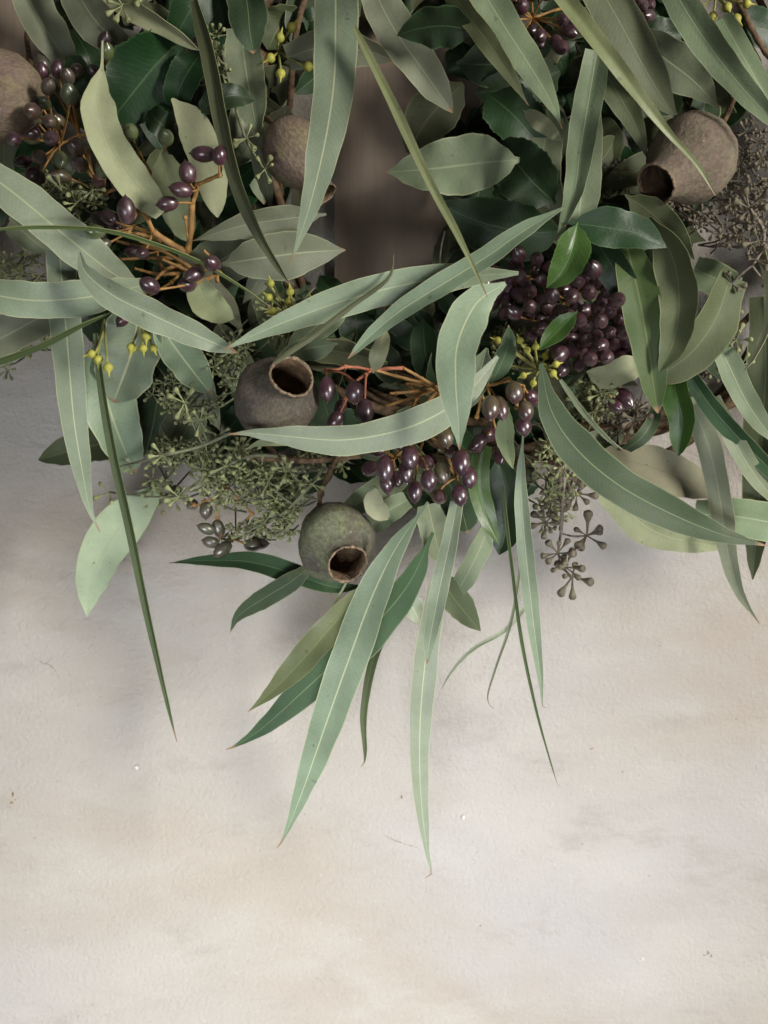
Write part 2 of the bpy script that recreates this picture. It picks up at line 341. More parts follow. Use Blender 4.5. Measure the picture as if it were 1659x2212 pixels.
# ------------------------------------------------------------------ the wreath
W = link('wreath', None); W.location = (0, 0, 0)
W['label'] = 'large wreath of long eucalyptus leaves, brown gumnuts and purple berries on the plaster wall'
W['category'] = 'wreath'
PROF = {
 'lance': [(0, .07), (.04, .10), (.12, .48), (.25, .86), (.40, 1), (.55, .95), (.70, .74), (.83, .45), (.92, .18), (.97, .06), (1, .02)],
 'lance2': [(0, .10), (.06, .30), (.15, .68), (.28, .95), (.42, 1), (.6, .92), (.75, .70), (.88, .36), (.95, .13), (1, .025)],
 'petiole': [(0, .05), (.13, .08), (.22, .50), (.34, .92), (.5, 1), (.75, 1), (.9, .85), (1, .45)],
 'hang': [(0, .97), (.2, 1), (.35, .93), (.49, .82), (.63, .70), (.76, .48), (.86, .28), (.92, .13), (.96, .06), (1, .02)],
 'whip': [(0, 1), (.35, .95), (.6, .62), (.75, .36), (.9, .22), (1, .08)],
 'strip': [(0, .85), (.2, 1), (.5, .95), (.70, .72), (.85, .40), (.93, .16), (.97, .06), (1, .025)],
 'broad': [(0, .05), (.05, .09), (.14, .55), (.28, .92), (.42, 1), (.58, .95), (.74, .75), (.88, .42), (.96, .14), (1, .02)],
 'blade': [(0, .5), (.1, .85), (.4, 1), (.7, .8), (.9, .42), (.97, .14), (1, .04)],
 'oval':  [(0, .08), (.05, .25), (.15, .68), (.3, .95), (.5, 1), (.7, .88), (.85, .62), (.94, .34), (1, .04)],
 'full':  [(0, .75), (.3, 1), (.6, .98), (.8, .75), (.93, .38), (1, .03)],
}
def leaf(kind, wid, h0, h1, pts, prof='lance', roll=None, fold=0.16, cup=0.0, wave=0.13, arch=None, name='leaf', serr=0, parent=W, nl=None, twist=None, sink=None):
    n = len(pts)
    if twist is None: twist = random.uniform(-42, 42)
    fold *= random.uniform(.8, 1.9)
    if arch is None: arch = random.uniform(-.004, .010)
    # cumulative 2-D length for even depth change
    L = [0.0]
    for i in range(1, n): L.append(L[-1] + math.hypot(pts[i][0] - pts[i - 1][0], pts[i][1] - pts[i - 1][1]))
    q = []
    for i, p in enumerate(pts):
        t = L[i] / L[-1]
        h = p[2] if len(p) > 2 else h0 + (h1 - h0) * t + arch * math.sin(math.pi * t)
        q.append(P(p[0], p[1], h))
    nl = nl or max(16, min(44, int(L[-1] / 14)))
    if serr: nl = max(nl, 36)
    sp, length = catmull(q, nl)
    if roll is None: roll = random.uniform(-20, 20)
    us = (-1, -.93, -.62, -.3, 0, .3, .62, .93, 1); nu = len(us)
    ph, fr = random.uniform(0, 6.28), random.uniform(1.5, 3.5)
    hw_s = wid * 0.5 * S((h0 + h1) / 2)
    hw_s /= max(0.35, math.cos(R(roll)))
    fr_v, bk_v, uv, tipv = [], [], [], []
    th = 0.00022
    for i, p in enumerate(sp):
        t = i / (nl - 1)
        T = (sp[min(i + 1, nl - 1)] - sp[max(i - 1, 0)]).normalized()
        c = (CAMP - p).normalized(); nn = (c - T * c.dot(T))
        if nn.length < 1e-4: nn = Vector((0, -1, 0))
        nn.normalize(); nn.rotate(Quaternion(T, R(roll + twist * (t - .5))))
        side = T.cross(nn)
        hw = hw_s * interp(PROF[prof], t)
        if serr and 0.1 < t < 0.97: hw *= 1 + 0.018 * (1 if i % 2 else -1)
        jl = 1 + 0.03 * math.sin(t * 17 + ph) + .018 * math.sin(t * 47 + ph * 2); jr = 1 + 0.03 * math.sin(t * 13 + ph * 1.7) + .018 * math.sin(t * 41 + ph * 3)
        for u in us:
            au = abs(u)
            o = fold * au * hw + cup * au * au * hw + wave * hw * math.sin(ph + fr * 6.28 * t + (1.5 if u > 0 else 0)) * au ** 1.6
            v = p + side * (u * hw * (jl if u < 0 else jr)) + nn * o
            fr_v.append(v + nn * th); bk_v.append(v - nn * th)
            uv.append((u, t * length)); tipv.append(t)
    nv = len(fr_v); verts = [tuple(v) for v in fr_v + bk_v]; faces = []; mi = []
    for i in range(nl - 1):
        for j in range(nu - 1):
            a = i * nu + j
            faces.append((a, a + nu, a + nu + 1, a + 1)); mi.append(0)
            faces.append((nv + a, nv + a + 1, nv + a + nu + 1, nv + a + nu)); mi.append(1)
    rim = [i * nu for i in range(nl)] + [(nl - 1) * nu + j for j in range(1, nu)] + [i * nu + nu - 1 for i in range(nl - 2, -1, -1)] + [j for j in range(nu - 2, 0, -1)]
    for k in range(len(rim)):
        a, b_ = rim[k], rim[(k + 1) % len(rim)]
        faces.append((a, nv + a, nv + b_, b_)); mi.append(0)
    if sink is not None:
        sink.append((kind, verts, faces, [uv[v % nv] for f in faces for v in f], tipv + tipv)); return None
    me = bpy.data.meshes.new(name); me.from_pydata(verts, [], faces)
    me.materials.append(LM[kind]); me.materials.append(LM[BACK[kind]])
    me.polygons.foreach_set('material_index', mi); me.polygons.foreach_set('use_smooth', [True] * len(faces))
    ul = me.uv_layers.new(name='UVMap'); vi = [0] * len(me.loops); me.loops.foreach_get('vertex_index', vi)
    dat = []
    for v in vi: dat += uv[v % nv]
    ul.data.foreach_set('uv', dat)
    at = me.attributes.new('tip', 'FLOAT', 'POINT'); at.data.foreach_set('value', tipv + tipv)
    rs = {}
    for k in range(len(rim)):
        a, b_ = rim[k], rim[(k + 1) % len(rim)]
        rs[(min(a, b_), max(a, b_))] = 1; rs[(min(a, b_) + nv, max(a, b_) + nv)] = 1
    sa = me.attributes.new('sharp_edge', 'BOOLEAN', 'EDGE'); ev = [0] * (2 * len(me.edges)); me.edges.foreach_get('vertices', ev)
    sa.data.foreach_set('value', [((min(ev[2 * k], ev[2 * k + 1]), max(ev[2 * k], ev[2 * k + 1])) in rs) for k in range(len(me.edges))])
    me.update()
    return link(name, me, parent)
def LL(*a, **k): return leaf(*a, name='long_leaf', **k)
def BL(*a, **k): k.setdefault('prof', 'broad'); return leaf(*a, name='broad_leaf', **k)

# --- front long leaves, upper half
LL('glau', 98, .165, .15, [(726, -70), (726, 60), (722, 180), (704, 300), (676, 420), (650, 505), (638, 540), (624, 567)], prof='hang', roll=6, fold=.05)
LL('green', 21, .175, .182, [(765, 60), (848, 225), (928, 395), (990, 510), (1053, 642)], prof='blade', roll=-12, fold=.2, twist=8, arch=0)
LL('green', 46, .15, .14, [(940, -70), (1010, 30), (1075, 120), (1142, 228)], prof='strip', roll=20, fold=.15)
LL('gray', 72, .135, .125, [(1020, -60), (1080, 40), (1150, 150), (1190, 220), (1214, 278)], prof='strip', roll=-8)
LL('green', 37, .17, .15, [(1180, -50), (1300, 100), (1380, 205), (1440, 282), (1505, 355), (1546, 422)], prof='whip', roll=-10, fold=.2, twist=8)
LL('olive', 94, .14, .12, [(1270, -70), (1340, 50), (1400, 160), (1440, 225), (1470, 262)], prof='strip', roll=-22)
LL('gray', 68, .15, .14, [(1430, -70), (1500, 50), (1580, 160), (1660, 250), (1720, 310)], prof='strip', roll=5)
LL('olive', 60, .12, .115, [(1260, 80), (1325, 185), (1370, 265), (1401, 347)], prof='lance', roll=-5)
LL('gray', 62, .15, .14, [(1290, 110), (1272, 220), (1255, 320), (1240, 420), (1200, 523)], prof='strip', roll=10, fold=.2)
LL('gray', 74, .135, .13, [(1268, 230), (1262, 350), (1252, 460), (1240, 562)], prof='full', roll=-12)
LL('gray', 84, .09, .09, [(1185, 260), (1170, 380), (1195, 470), (1230, 540)], prof='full', roll=10)
BL('sage', 34, .13, .13, [(1130, 238), (1172, 268), (1216, 306)], roll=10)
BL('gray', 122, .105, .10, [(1125, 345), (1040, 352), (930, 365), (832, 372)], prof='lance', roll=8)
BL('gray', 86, .13, .12, [(790, -60), (850, 60), (920, 160), (978, 244)], prof='full', roll=-12)
BL('dark', 86, .145, .14, [(1030, 66), (960, 55), (900, 62), (858, 76)], roll=-25, serr=0)
LL('gray', 92, .125, .115, [(1360, 60), (1430, 120), (1500, 175), (1552, 232)], prof='lance', roll=12)
LL('gray', 46, .13, .12, [(1560, 40), (1605, 120), (1650, 200), (1700, 280)], prof='strip', roll=-20)
LL('gray', 60, .11, .10, [(1600, 110), (1640, 200), (1690, 290)], prof='strip')
BL('dark', 80, .09, .08, [(1585, 40), (1640, 60), (1710, 70)], roll=-10)
BL('gray', 70, .095, .09, [(620, 125), (700, 100), (790, 110), (850, 130)], prof='full')
# --- dark glossy leaves around the opening
BL('dark', 120, .10, .095, [(1200, 440), (1140, 380), (1080, 305)], serr=1)
BL('dark', 125, .11, .10, [(1225, 500), (1140, 500), (1040, 480), (948, 440)], serr=1, roll=-10)
BL('dark', 90, .09, .085, [(1120, 560), (1050, 560), (955, 590)], serr=1)
BL('dark', 110, .09, .09, [(1050, 200), (1110, 250), (1180, 330)], serr=1)
BL('olive', 105, .06, .05, [(1000, 180), (930, 250), (880, 330)], prof='oval')
BL('bright', 74, .145, .14, [(1248, 480), (1235, 540), (1212, 590), (1181, 622)], fold=.28, roll=-8, serr=1)
BL('bright', 44, .14, .14, [(1248, 672), (1215, 705), (1190, 730), (1165, 757)], fold=.15, roll=15)
BL('dark', 72, .125, .12, [(1275, 500), (1320, 570), (1360, 640), (1398, 700)], roll=10)
BL('dark', 110, .085, .085, [(1230, 490), (1320, 500), (1420, 520)], serr=1)
BL('dark', 84, .142, .138, [(1225, 480), (1310, 492), (1380, 505), (1440, 535)], roll=-14)
BL('olive', 70, .13, .125, [(1350, 420), (1420, 470), (1500, 560)], roll=16)
BL('dark', 90, .075, .07, [(1300, 430), (1390, 480), (1460, 540)])
# --- upper left
BL('sage', 78, .145, .13, [(221, 88), (219, 150), (208, 215), (228, 300), (275, 375), (318, 425), (350, 462)], prof='petiole', roll=-8, cup=.1)
BL('sage', 78, .11, .105, [(350, 330), (368, 400), (390, 470), (408, 522)], prof='oval', roll=12)
BL('sage', 80, .12, .11, [(371, 213), (420, 280), (452, 370), (470, 470)], prof='oval', roll=-15)
BL('dark', 160, .115, .11, [(398, 78), (345, 130), (295, 190), (240, 262)], prof='oval', roll=-14, serr=1)
BL('dark', 70, .11, .105, [(440, 110), (410, 150), (385, 200), (380, 240)], prof='oval', serr=1)
BL('dark', 90, .125, .12, [(460, -60), (425, 0), (395, 50), (375, 100)], serr=1)
BL('deep', 84, .13, .125, [(520, -70), (535, 10), (540, 70), (548, 116)], prof='full', roll=14)
BL('dark', 54, .115, .11, [(425, 245), (470, 215), (510, 207), (552, 216)], roll=-15, serr=1)
BL('dark', 55, .11, .105, [(320, 240), (345, 265), (378, 290)], serr=1)
LL('blade', 32, .155, .13, [(420, 0), (452, 120), (478, 250), (508, 385), (550, 490), (600, 575), (632, 622)], prof='blade', roll=30, fold=.25)
BL('gray', 80, .10, .095, [(520, 60), (532, 150), (548, 240), (560, 290)], prof='full', roll=14)
LL('gray', 40, .09, .085, [(545, 230), (562, 340), (585, 450)], prof='full')
BL('gray', 82, .085, .08, [(40, -50), (90, 50), (130, 110), (165, 160)], prof='full', roll=-18)
BL('gray', 84, .10, .09, [(150, -60), (190, 20), (240, 80), (290, 120)], prof='full', roll=22)
BL('sage', 40, .125, .12, [(205, -40), (270, 12), (340, 50), (430, 108)], prof='full', roll=25)
BL('dark', 50, .10, .10, [(150, 120), (175, 165), (205, 210)])
# --- left: crossing glaucous leaves
LL('glau', 90, .13, .12, [(-60, 350), (40, 425), (130, 500), (230, 580), (318, 642)], prof='full', roll=-10, fold=.05)
LL('glau', 66, .15, .13, [(172, 545), (185, 588), (245, 638), (330, 680), (420, 722), (512, 762)], prof='oval', roll=12)
LL('glau', 78, .135, .125, [(-60, 628), (60, 648), (160, 645), (250, 630), (335, 608)], prof='full', roll=8, fold=.05)
LL('gray', 84, .11, .10, [(-50, 756), (20, 722), (90, 685), (170, 655)], prof='full', roll=-15)
LL('blade', 12, .145, .14, [(-20, 788), (90, 747), (180, 700), (270, 664)], prof='blade', roll=50)
LL('glau', 66, .12, .085, [(128, 540), (140, 680), (150, 800), (160, 910), (178, 1020), (194, 1100), (216, 1150)], prof='strip', roll=-6, fold=.1)
BL('glau', 128, .10, .09, [(300, 668), (292, 740), (272, 800), (245, 868)], prof='full', roll=18)
BL('glau', 112, .095, .075, [(222, 720), (222, 820), (245, 910), (285, 1010), (292, 1022)], prof='oval', roll=-12)
BL('olive', 76, .06, .055, [(310, 955), (230, 958), (160, 972), (83, 994)], prof='full')
BL('deep', 90, .06, .055, [(340, 860), (330, 920), (312, 985)], prof='full')
LL('blade', 18, .14, .085, [(207, 720), (220, 840), (243, 970), (275, 1115), (310, 1285), (346, 1450), (374, 1570), (382, 1602)], prof='blade', roll=30, fold=.25)
BL('light', 96, .075, .05, [(352, 1030), (322, 1075), (262, 1135), (218, 1200), (196, 1265), (188, 1332)], roll=6, cup=.08)
BL('sage', 70, .12, .115, [(424, 590), (440, 640), (470, 670), (505, 688)], prof='oval', roll=10, cup=.15)
LL('glau', 84, .105, .10, [(332, 680), (370, 740), (415, 800), (455, 850)], prof='oval', roll=-18)
BL('gray', 62, .105, .10, [(705, 463), (620, 472), (520, 488), (415, 520)], prof='lance', roll=-16)
BL('gray', 100, .10, .09, [(480, 570), (570, 556), (660, 545), (746, 540)], prof='lance', roll=10)
BL('gray', 110, .08, .075, [(560, 520), (480, 560), (400, 620)], prof='oval')
BL('gray', 60, .10, .10, [(20, 470), (60, 510), (112, 552)])
LL('green', 8, .14, .13, [(-20, 496), (90, 490), (200, 494), (300, 515), (420, 560), (520, 618), (590, 668)], prof='blade', roll=45)
BL('dark', 50, .08, .08, [(750, 660), (718, 630), (690, 596)])
# --- centre
LL('glau', 72, .142, .142, [(1120, 590), (970, 598), (850, 620), (740, 650), (630, 690), (540, 728), (482, 757)], prof='lance2', roll=-8, arch=.003, fold=.08)
LL('glau', 48, .168, .145, [(1216, 449), (1130, 500), (1050, 556), (960, 612), (870, 668), (800, 725), (752, 775)], prof=('oval'), roll=14, arch=0)
LL('blade', 12, .165, .15, [(590, 785), (680, 722), (760, 660), (820, 618), (845, 590), (850, 549)], prof='blade', roll=30)
BL('gray', 52, .12, .115, [(730, 742), (665, 752), (598, 770)])
LL('glau', 90, .165, .162, [(1092, 612), (1030, 655), (990, 740), (985, 820), (990, 900), (993, 972)], prof='lance2', roll=6, arch=.004, fold=.08)
LL('glau', 62, .125, .12, [(1052, 752), (1030, 820), (985, 870), (930, 905)], prof='oval', roll=10)
LL('glau', 72, .143, .143, [(1075, 770), (1020, 838), (950, 892), (860, 930), (740, 950), (620, 942), (540, 935), (494, 938)], prof='lance2', roll=-14, arch=.004, fold=.14)
LL('sage', 26, .125, .12, [(700, 945), (620, 950), (560, 958), (528, 973)], prof='lance', roll=10)
BL('deep', 42, .12, .12, [(1060, 830), (1085, 780), (1098, 740), (1098, 702)], roll=20)
BL('sage', 36, .13, .125, [(806, 806), (818, 765), (836, 714)], roll=-10)
BL('gray', 62, .09, .09, [(760, 640), (690, 700), (620, 760)], prof='oval')
# --- right
LL('deep', 86, .15, .105, [(1168, 785), (1192, 890), (1250, 975), (1340, 1050), (1450, 1110), (1560, 1155), (1656, 1179)], prof='lance2', roll=-8, fold=.12, twist=10)
BL('under', 92, .085, .07, [(1265, 985), (1370, 1000), (1475, 1035), (1566, 1071)], roll=-12)
LL('sage', 72, .08, .07, [(1262, 1015), (1330, 1080), (1420, 1150), (1540, 1178), (1590, 1180)], prof='lance', roll=18)
BL('gray', 84, .075, .065, [(1500, 1110), (1590, 1115), (1690, 1135), (1780, 1170)], prof='full', roll=6)
BL('olive', 82, .135, .13, [(1405, 470), (1455, 560), (1468, 660), (1455, 740), (1424, 802)], prof='oval', roll=12, wave=.12, cup=.15)
BL('olive', 88, .115, .11, [(1578, 595), (1545, 690), (1490, 765), (1420, 815), (1406, 838)], prof='full', roll=-24, wave=.12, cup=.1)
BL('blade', 84, .125, .12, [(1340, 480), (1372, 600), (1396, 720), (1410, 820), (1421, 892)], prof='oval', roll=-10)
BL('sage', 58, .115, .11, [(1400, 780), (1350, 800), (1310, 815), (1268, 803)], prof='oval', roll=14)
LL('bright', 58, .11, .105, [(1452, 790), (1460, 850), (1474, 905), (1466, 985)], prof='full', roll=12, fold=.2)
LL('deep', 30, .085, .08, [(1345, 975), (1385, 945), (1410, 905), (1420, 860)], prof='full', roll=20)
LL('deep', 40, .11, .10, [(1478, 790), (1530, 870), (1590, 940), (1660, 1010), (1720, 1070)], prof='full', roll=15)
LL('gray', 50, .10, .07, [(1488, 860), (1530, 960), (1556, 1080), (1572, 1190), (1598, 1280), (1640, 1346)], prof='strip', roll=10)
LL('gray', 40, .105, .09, [(1540, 860), (1590, 960), (1640, 1040), (1700, 1110)], prof='full')
LL('gray', 52, .095, .09, [(1530, 700), (1570, 780), (1620, 880), (1680, 960)], prof='full', roll=-14)
LL('olive', 78, .085, .06, [(1650, 640), (1655, 780), (1648, 920), (1640, 1080), (1626, 1252)], prof='full', roll=12)
LL('sage', 20, .115, .11, [(1640, 520), (1662, 620), (1658, 700), (1630, 770), (1608, 800)], prof='blade', roll=30)
LL('gray', 70, .09, .085, [(1480, 690), (1530, 740), (1590, 830)], prof='full', roll=-10)
LL('gray', 70, .09, .08, [(1500, 580), (1545, 600), (1580, 620)], prof='full')
BL('gray', 60, .08, .075, [(1230, 990), (1290, 960), (1350, 940)])
LL('gray', 12, .14, .12, [(1210, 820), (1260, 890), (1310, 945), (1350, 975)], prof='blade', roll=20)
# --- hanging leaves at the bottom
LL('bright', 46, .115, .105, [(1045, 960), (1032, 1040), (1048, 1110), (1076, 1174)], prof='full', roll=-10, fold=.2)
BL('dark', 92, .09, .08, [(1075, 990), (1095, 1080), (1092, 1150), (1078, 1198)], prof='oval', roll=12)
BL('sage', 40, .13, .125, [(1100, 880), (1092, 940), (1108, 1012)], roll=14)
LL('glau', 36, .12, .08, [(1130, 930), (1126, 1050), (1136, 1190), (1152, 1340), (1168, 1470), (1172, 1526), (1181, 1530)], prof='lance', roll=10, fold=.15)
LL('blade', 7.5, .10, .06, [(1085, 1050), (1108, 1240), (1128, 1390), (1160, 1540), (1190, 1648), (1204, 1692), (1213, 1703)], prof='blade', roll=20)
LL('gray', 6.5, .085, .06, [(1128, 1200), (1105, 1340), (1072, 1440), (1054, 1500), (1058, 1524), (1068, 1531)], prof='blade', roll=20)
LL('light', 9.5, .075, .045, [(1160, 1280), (1095, 1358), (1025, 1400), (980, 1445), (954, 1488)], prof='blade', roll=20)
LL('glau', 38, .135, .11, [(988, 1085), (970, 1180), (946, 1290), (928, 1385), (922, 1434)], prof='full', roll=12, fold=.15)
LL('glau', 52, .115, .06, [(985, 1090), (955, 1230), (924, 1390), (908, 1550), (908, 1700), (921, 1830), (931, 1876), (930, 1893), (918, 1897)], prof='lance', roll=-8, fold=.1)
LL('glau', 82, .14, .075, [(925, 1085), (855, 1185), (802, 1295), (752, 1430), (704, 1565), (655, 1705), (615, 1805), (598, 1832)], prof='lance', roll=8, fold=.10)
LL('deep', 84, .12, .07, [(935, 1150), (880, 1265), (790, 1370), (680, 1470), (570, 1570), (510, 1610), (488, 1619)], prof='lance', roll=-12, fold=.12)
LL('green', 62, .11, .075, [(800, 1250), (720, 1350), (640, 1440), (580, 1500), (536, 1537)], prof='lance', roll=10, fold=.15)
LL('blade', 20, .09, .06, [(910, 1240), (845, 1345), (806, 1430), (786, 1540), (789, 1625), (786, 1650), (779, 1657)], prof='blade', roll=20)
LL('deep', 44, .09, .06, [(800, 1265), (720, 1268), (630, 1238), (540, 1214), (450, 1211), (366, 1216)], prof='lance', roll=14)
LL('deep', 46, .10, .07, [(690, 1205), (630, 1255), (570, 1292), (515, 1330), (497, 1367)], prof='lance', roll=-10)
BL('olive', 62, .08, .07, [(940, 1230), (975, 1285), (1010, 1330), (1038, 1363)], roll=-10)
LL('gray', 46, .085, .07, [(1060, 1130), (1020, 1220), (975, 1300)], prof='full')
BL('glau', 44, .085, .08, [(870, 1270), (890, 1310), (908, 1346)], prof='oval')
BL('sage', 46, .12, .115, [(812, 1055), (810, 1090), (838, 1122)], prof='oval', roll=10)
BL('gray', 56, .09, .085, [(870, 1030), (800, 1070), (740, 1110)], prof='full', roll=-12)
BL('gray', 62, .10, .09, [(925, 1090), (938, 1150), (952, 1212)], prof='full')
LL('gray', 50, .10, .09, [(880, 1080), (830, 1110), (800, 1150)], prof='full')
LL('sage', 6, .10, .09, [(750, 1255), (715, 1320), (690, 1370)], prof='blade')
BL('deep', 80, .09, .085, [(960, 1030), (990, 1080), (1010, 1150)], prof='oval')

# ------------------------------------------------------------------ gumnuts
def basis(axis):
    z = Vector(axis).normalized(); x = z.cross(Vector((0, 0, 1)))
    if x.length < .05: x = z.cross(Vector((1, 0, 0)))
    x.normalize(); y = z.cross(x)
    return Matrix((x, y, z)).transposed().to_4x4()
def gumnut(cx, cy, h, rad, ax, kind, neck=1.05, rimr=.50, label=None, stalk=None):
    """ax: (right, up, towards the viewer) direction from the base to the mouth"""
    s = S(h) * rad
    o_axis = Vector((ax[0], -ax[2], ax[1]))
    prof = [(.10, -.98), (.30, -.95), (.58, -.82), (.82, -.58), (.95, -.25), (1.0, .06)]
    lip = neck
    for k in range(1, 15):
        q = k / 14; e = min(1, max(0, (q - .12) / .80)); e = e * e * (3 - 2 * e)
        prof.append((1.0 + (rimr * .97 - 1.0) * e, .06 + (lip - .06) * q))
    prof2 = prof + [(rimr * 1.03, lip + .03)]
    sides = 44; b = MB(); b.lathe(prof2, sides)
    for i, v in enumerate(b.v):
        r = i // sides; k = i % sides; q = 2 * math.pi * k / sides
        j = 1 + .028 * math.sin(2 * q + cx) + .018 * math.sin(3 * q + r * .35 + cy) + .013 * math.sin(9 * q + r * .25 + cx) + .009 * math.sin(17 * q - r * .4)
        b.v[i] = Vector((v.x * j, v.y * j, v.z)) * s
    rimb = b.v[-sides:]
    # hollow
    ni = MB(); inner = [(rimr * .90, lip + .01), (rimr * .86, lip - .15), (rimr * .95, lip - .4), (.70, .2), (.62, -.2), (.35, -.45), (.02, -.5)]
    ni.lathe(inner, sides)
    nut = link('gum_nut', b.mesh('gum_nut', [NM[kind]]), W)
    nut.matrix_world = Matrix.Translation(P(cx, cy, h)) @ basis(o_axis)
    if label: nut['label'] = label
    for i, v in enumerate(ni.v): ni.v[i] = v * s
    link('hollow', ni.mesh('hollow', [M_INNER]), nut)
    rb = MB(); rng = random.Random(int(cx)); pr = [(1.015, -.02), (1.045, .02), (1.01, .05), (.96, .045), (.925, .01), (.90, -.05)]
    rb.lathe([(rimr * a, lip + z_ * .9) for a, z_ in pr], sides)
    for i, v in enumerate(rb.v):
        k = i % sides; q = 2 * math.pi * k / sides; j = 1 + .028 * math.sin(2 * q + cx) + .02 * math.sin(3 * q + cy)
        j += rng.uniform(-.012, .012)
        rb.v[i] = Vector((v.x * j, v.y * j, v.z + rng.uniform(-.032, .032))) * s
    link('rim', rb.mesh('rim', [M_RIM]), nut)
    if stalk:
        m = nut.matrix_world.inverted(); base = Vector((0, 0, -.93 * s))
        pts, _ = catmull([base] + [m @ P(*p) for p in stalk], 12)
        tb = MB(); tb.tube(pts, [S(h) * (6.5 + 1.2 * math.sin(i * 2.1)) for i in range(12)], 8)
        link('stalk', tb.mesh('stalk', [M_TWIG]), nut)
    return nut
gumnut(-5, 205, .115, 98, (-.55, -.35, .55), 'pink', 1.3, .5, 'pinkish brown gumnut cut off by the left picture edge', [(60, 60, .06), (110, 20, .05)])
gumnut(632, 322, .10, 68, (.50, -.78, .26), 'pink', 1.95, .42, 'slender brown gumnut half hidden behind a long leaf', [(560, 240, .07), (540, 190, .05)])
gumnut(1500, 338, .115, 92, (-.60, -.50, .52), 'brown', 1.8, .46, 'urn shaped brown gumnut with long neck at the upper right', [(1570, 250, .07), (1600, 180, .05)])
gumnut(597, 862, .125, 92, (.42, .42, .80), 'dim', 1.0, .52, 'brown gumnut with round mouth facing up above the horizontal leaf', [(560, 940, .06), (600, 985, .05)])
gumnut(727, 1172, .11, 87, (.30, -.50, .81), 'green', .98, .50, 'round green brown gumnut hanging lowest on the wreath', [(690, 1080, .105), (712, 1020, .095), (738, 975, .085)])

# ------------------------------------------------------------------ berries
bb = MB()
def berry_mesh():
    b = MB(); pr = []
    for i in range(13):
        a = math.pi * i / 12; r = math.sin(a) ** .9 if 0 < i < 12 else 0.0
        z = -math.cos(a) * 1.18
        pr.append((r * (1.0 if z < .4 else 1 - .16 * ((z - .4) / .8)), z))
    pr[0] = (.12, -1.16); pr[-1] = (.10, 1.26); pr[-2] = (.20, 1.17); pr.append((.015, 1.40))
    b.lathe(pr, 16)
    for i, v in enumerate(b.v): b.v[i] = v * 0.0033
    return b.mesh('berry', [BM['p']])
BERRY = berry_mesh()
def cluster(name_label, nodes, berries, stem=M_ORANGE, rb=16.3, links=None, stem_r=2.7):
    """nodes: branch points (x,y,h); berries: (x,y,h,colour[,size,(dx,dy,dz)])"""
    rng = random.Random(len(berries) * 7 + int(nodes[0][0]))
    b = MB(); NP = [P(*n_) for n_ in nodes]; s0 = S(.12)
    for (i, j, r) in (links or [(k, k + 1, 5.5) for k in range(len(NP) - 1)]):
        mid = (NP[i] + NP[j]) / 2 + Vector([rng.uniform(-1, 1) * s0 * 6 for _ in range(3)])
        pts, _ = catmull([NP[i], mid, NP[j]], 9); b.tube(pts, [s0 * (r * .85 + .6 * math.sin(k * 1.9)) for k in range(9)], 8)
    for q in NP:
        k_ = s0 * rng.uniform(5.0, 6.5)
        b.lathe([(.02, -1), (.6, -.8), (1, -.2), (.95, .3), (.55, .85), (.02, 1)], 8, 0, Matrix.Translation(q) @ Matrix.Diagonal((k_, k_, k_, 1)))
    todo = []
    for br in berries:
        x, y, h, c = br[:4]; p = P(x, y, h); near = min(NP, key=lambda q: (q - p).length)
        d = (p - near)
        if d.length < 1e-4: d = Vector((0, -1, 0))
        dd = d.normalized()
        if len(br) > 5: dd = Vector((br[5][0], -br[5][2], br[5][1])).normalized()
        else: dd = (dd + Vector([rng.uniform(-.35, .35) for _ in range(3)])).normalized()
        k = (br[4] if len(br) > 4 else 1) * rb / 16 * rng.uniform(.93, 1.07)
        att = p - dd * .0034 * k * 1.1
        if (near - att).length < .05:
            mid = near.lerp(att, .55) + dd * -.002
            pts, _ = catmull([near, mid, att], 8); b.tube(pts, [s0 * (stem_r * (1.15 - .05 * i)) for i in range(7)] + [s0 * stem_r * 1.35], 7)
        todo.append((p, dd, k, c))
    cl = link('berry_cluster', b.mesh('berry_cluster', [stem]), W); cl['label'] = name_label
    for p, dd, k, c in todo:
        o = link('berry', BERRY, cl)
        o.matrix_world = Matrix.Translation(p) @ basis(dd) @ Matrix.Rotation(rng.uniform(0, 6.28), 4, 'Z') @ Matrix.Diagonal((k * rng.uniform(.93, 1.05), k * rng.uniform(.93, 1.05), k * rng.uniform(1.08, 1.34), 1))
        o.material_slots[0].link = 'OBJECT'; o.material_slots[0].material = BM[c]
    return cl
cluster('dark purple and green berries beside the left edge gumnut',
    [(190, 330, .08), (170, 290, .085), (220, 420, .085), (230, 300, .085), (130, 310, .09), (240, 220, .08), (330, 380, .08)],
    [(104, 187, .13, 'd'), (150, 203, .135, 'g', 1.15), (70, 240, .13, 'b'), (108, 262, .135, 'b'), (110, 298, .135, 'r', 1), (30, 300, .135, 'p'), (165, 318, .125, 'b', 1.1), (172, 355, .125, 'b', 1.05),
     (224, 365, .125, 'g', 1.15), (281, 285, .13, 'g', 1.1), (358, 297, .125, 'g'), (231, 112, .125, 'g', .95), (146, 165, .115, 'd'), (125, 150, .11, 'p'), (90, 155, .11, 'p'), (62, 185, .105, 'b'),
     (95, 222, .12, 'g', .8), (215, 195, .11, 'p'), (205, 160, .105, 'r'), (195, 215, .11, 'g'), (225, 88, .11, 'r'), (85, 340, .11, 'd'), (50, 350, .10, 'p'), (130, 345, .11, 'g'), (235, 320, .10, 'g'), (85, 385, .1, 'b', .9)] + [(random.Random(i).uniform(10, 265), random.Random(i + 50).uniform(130, 400), random.Random(i + 99).uniform(.085, .108), 'bdpgpb'[i % 6]) for i in range(16)],
    links=[(0, 1, 5), (0, 2, 6), (1, 3, 4), (1, 4, 4), (3, 5, 4), (2, 6, 5)])
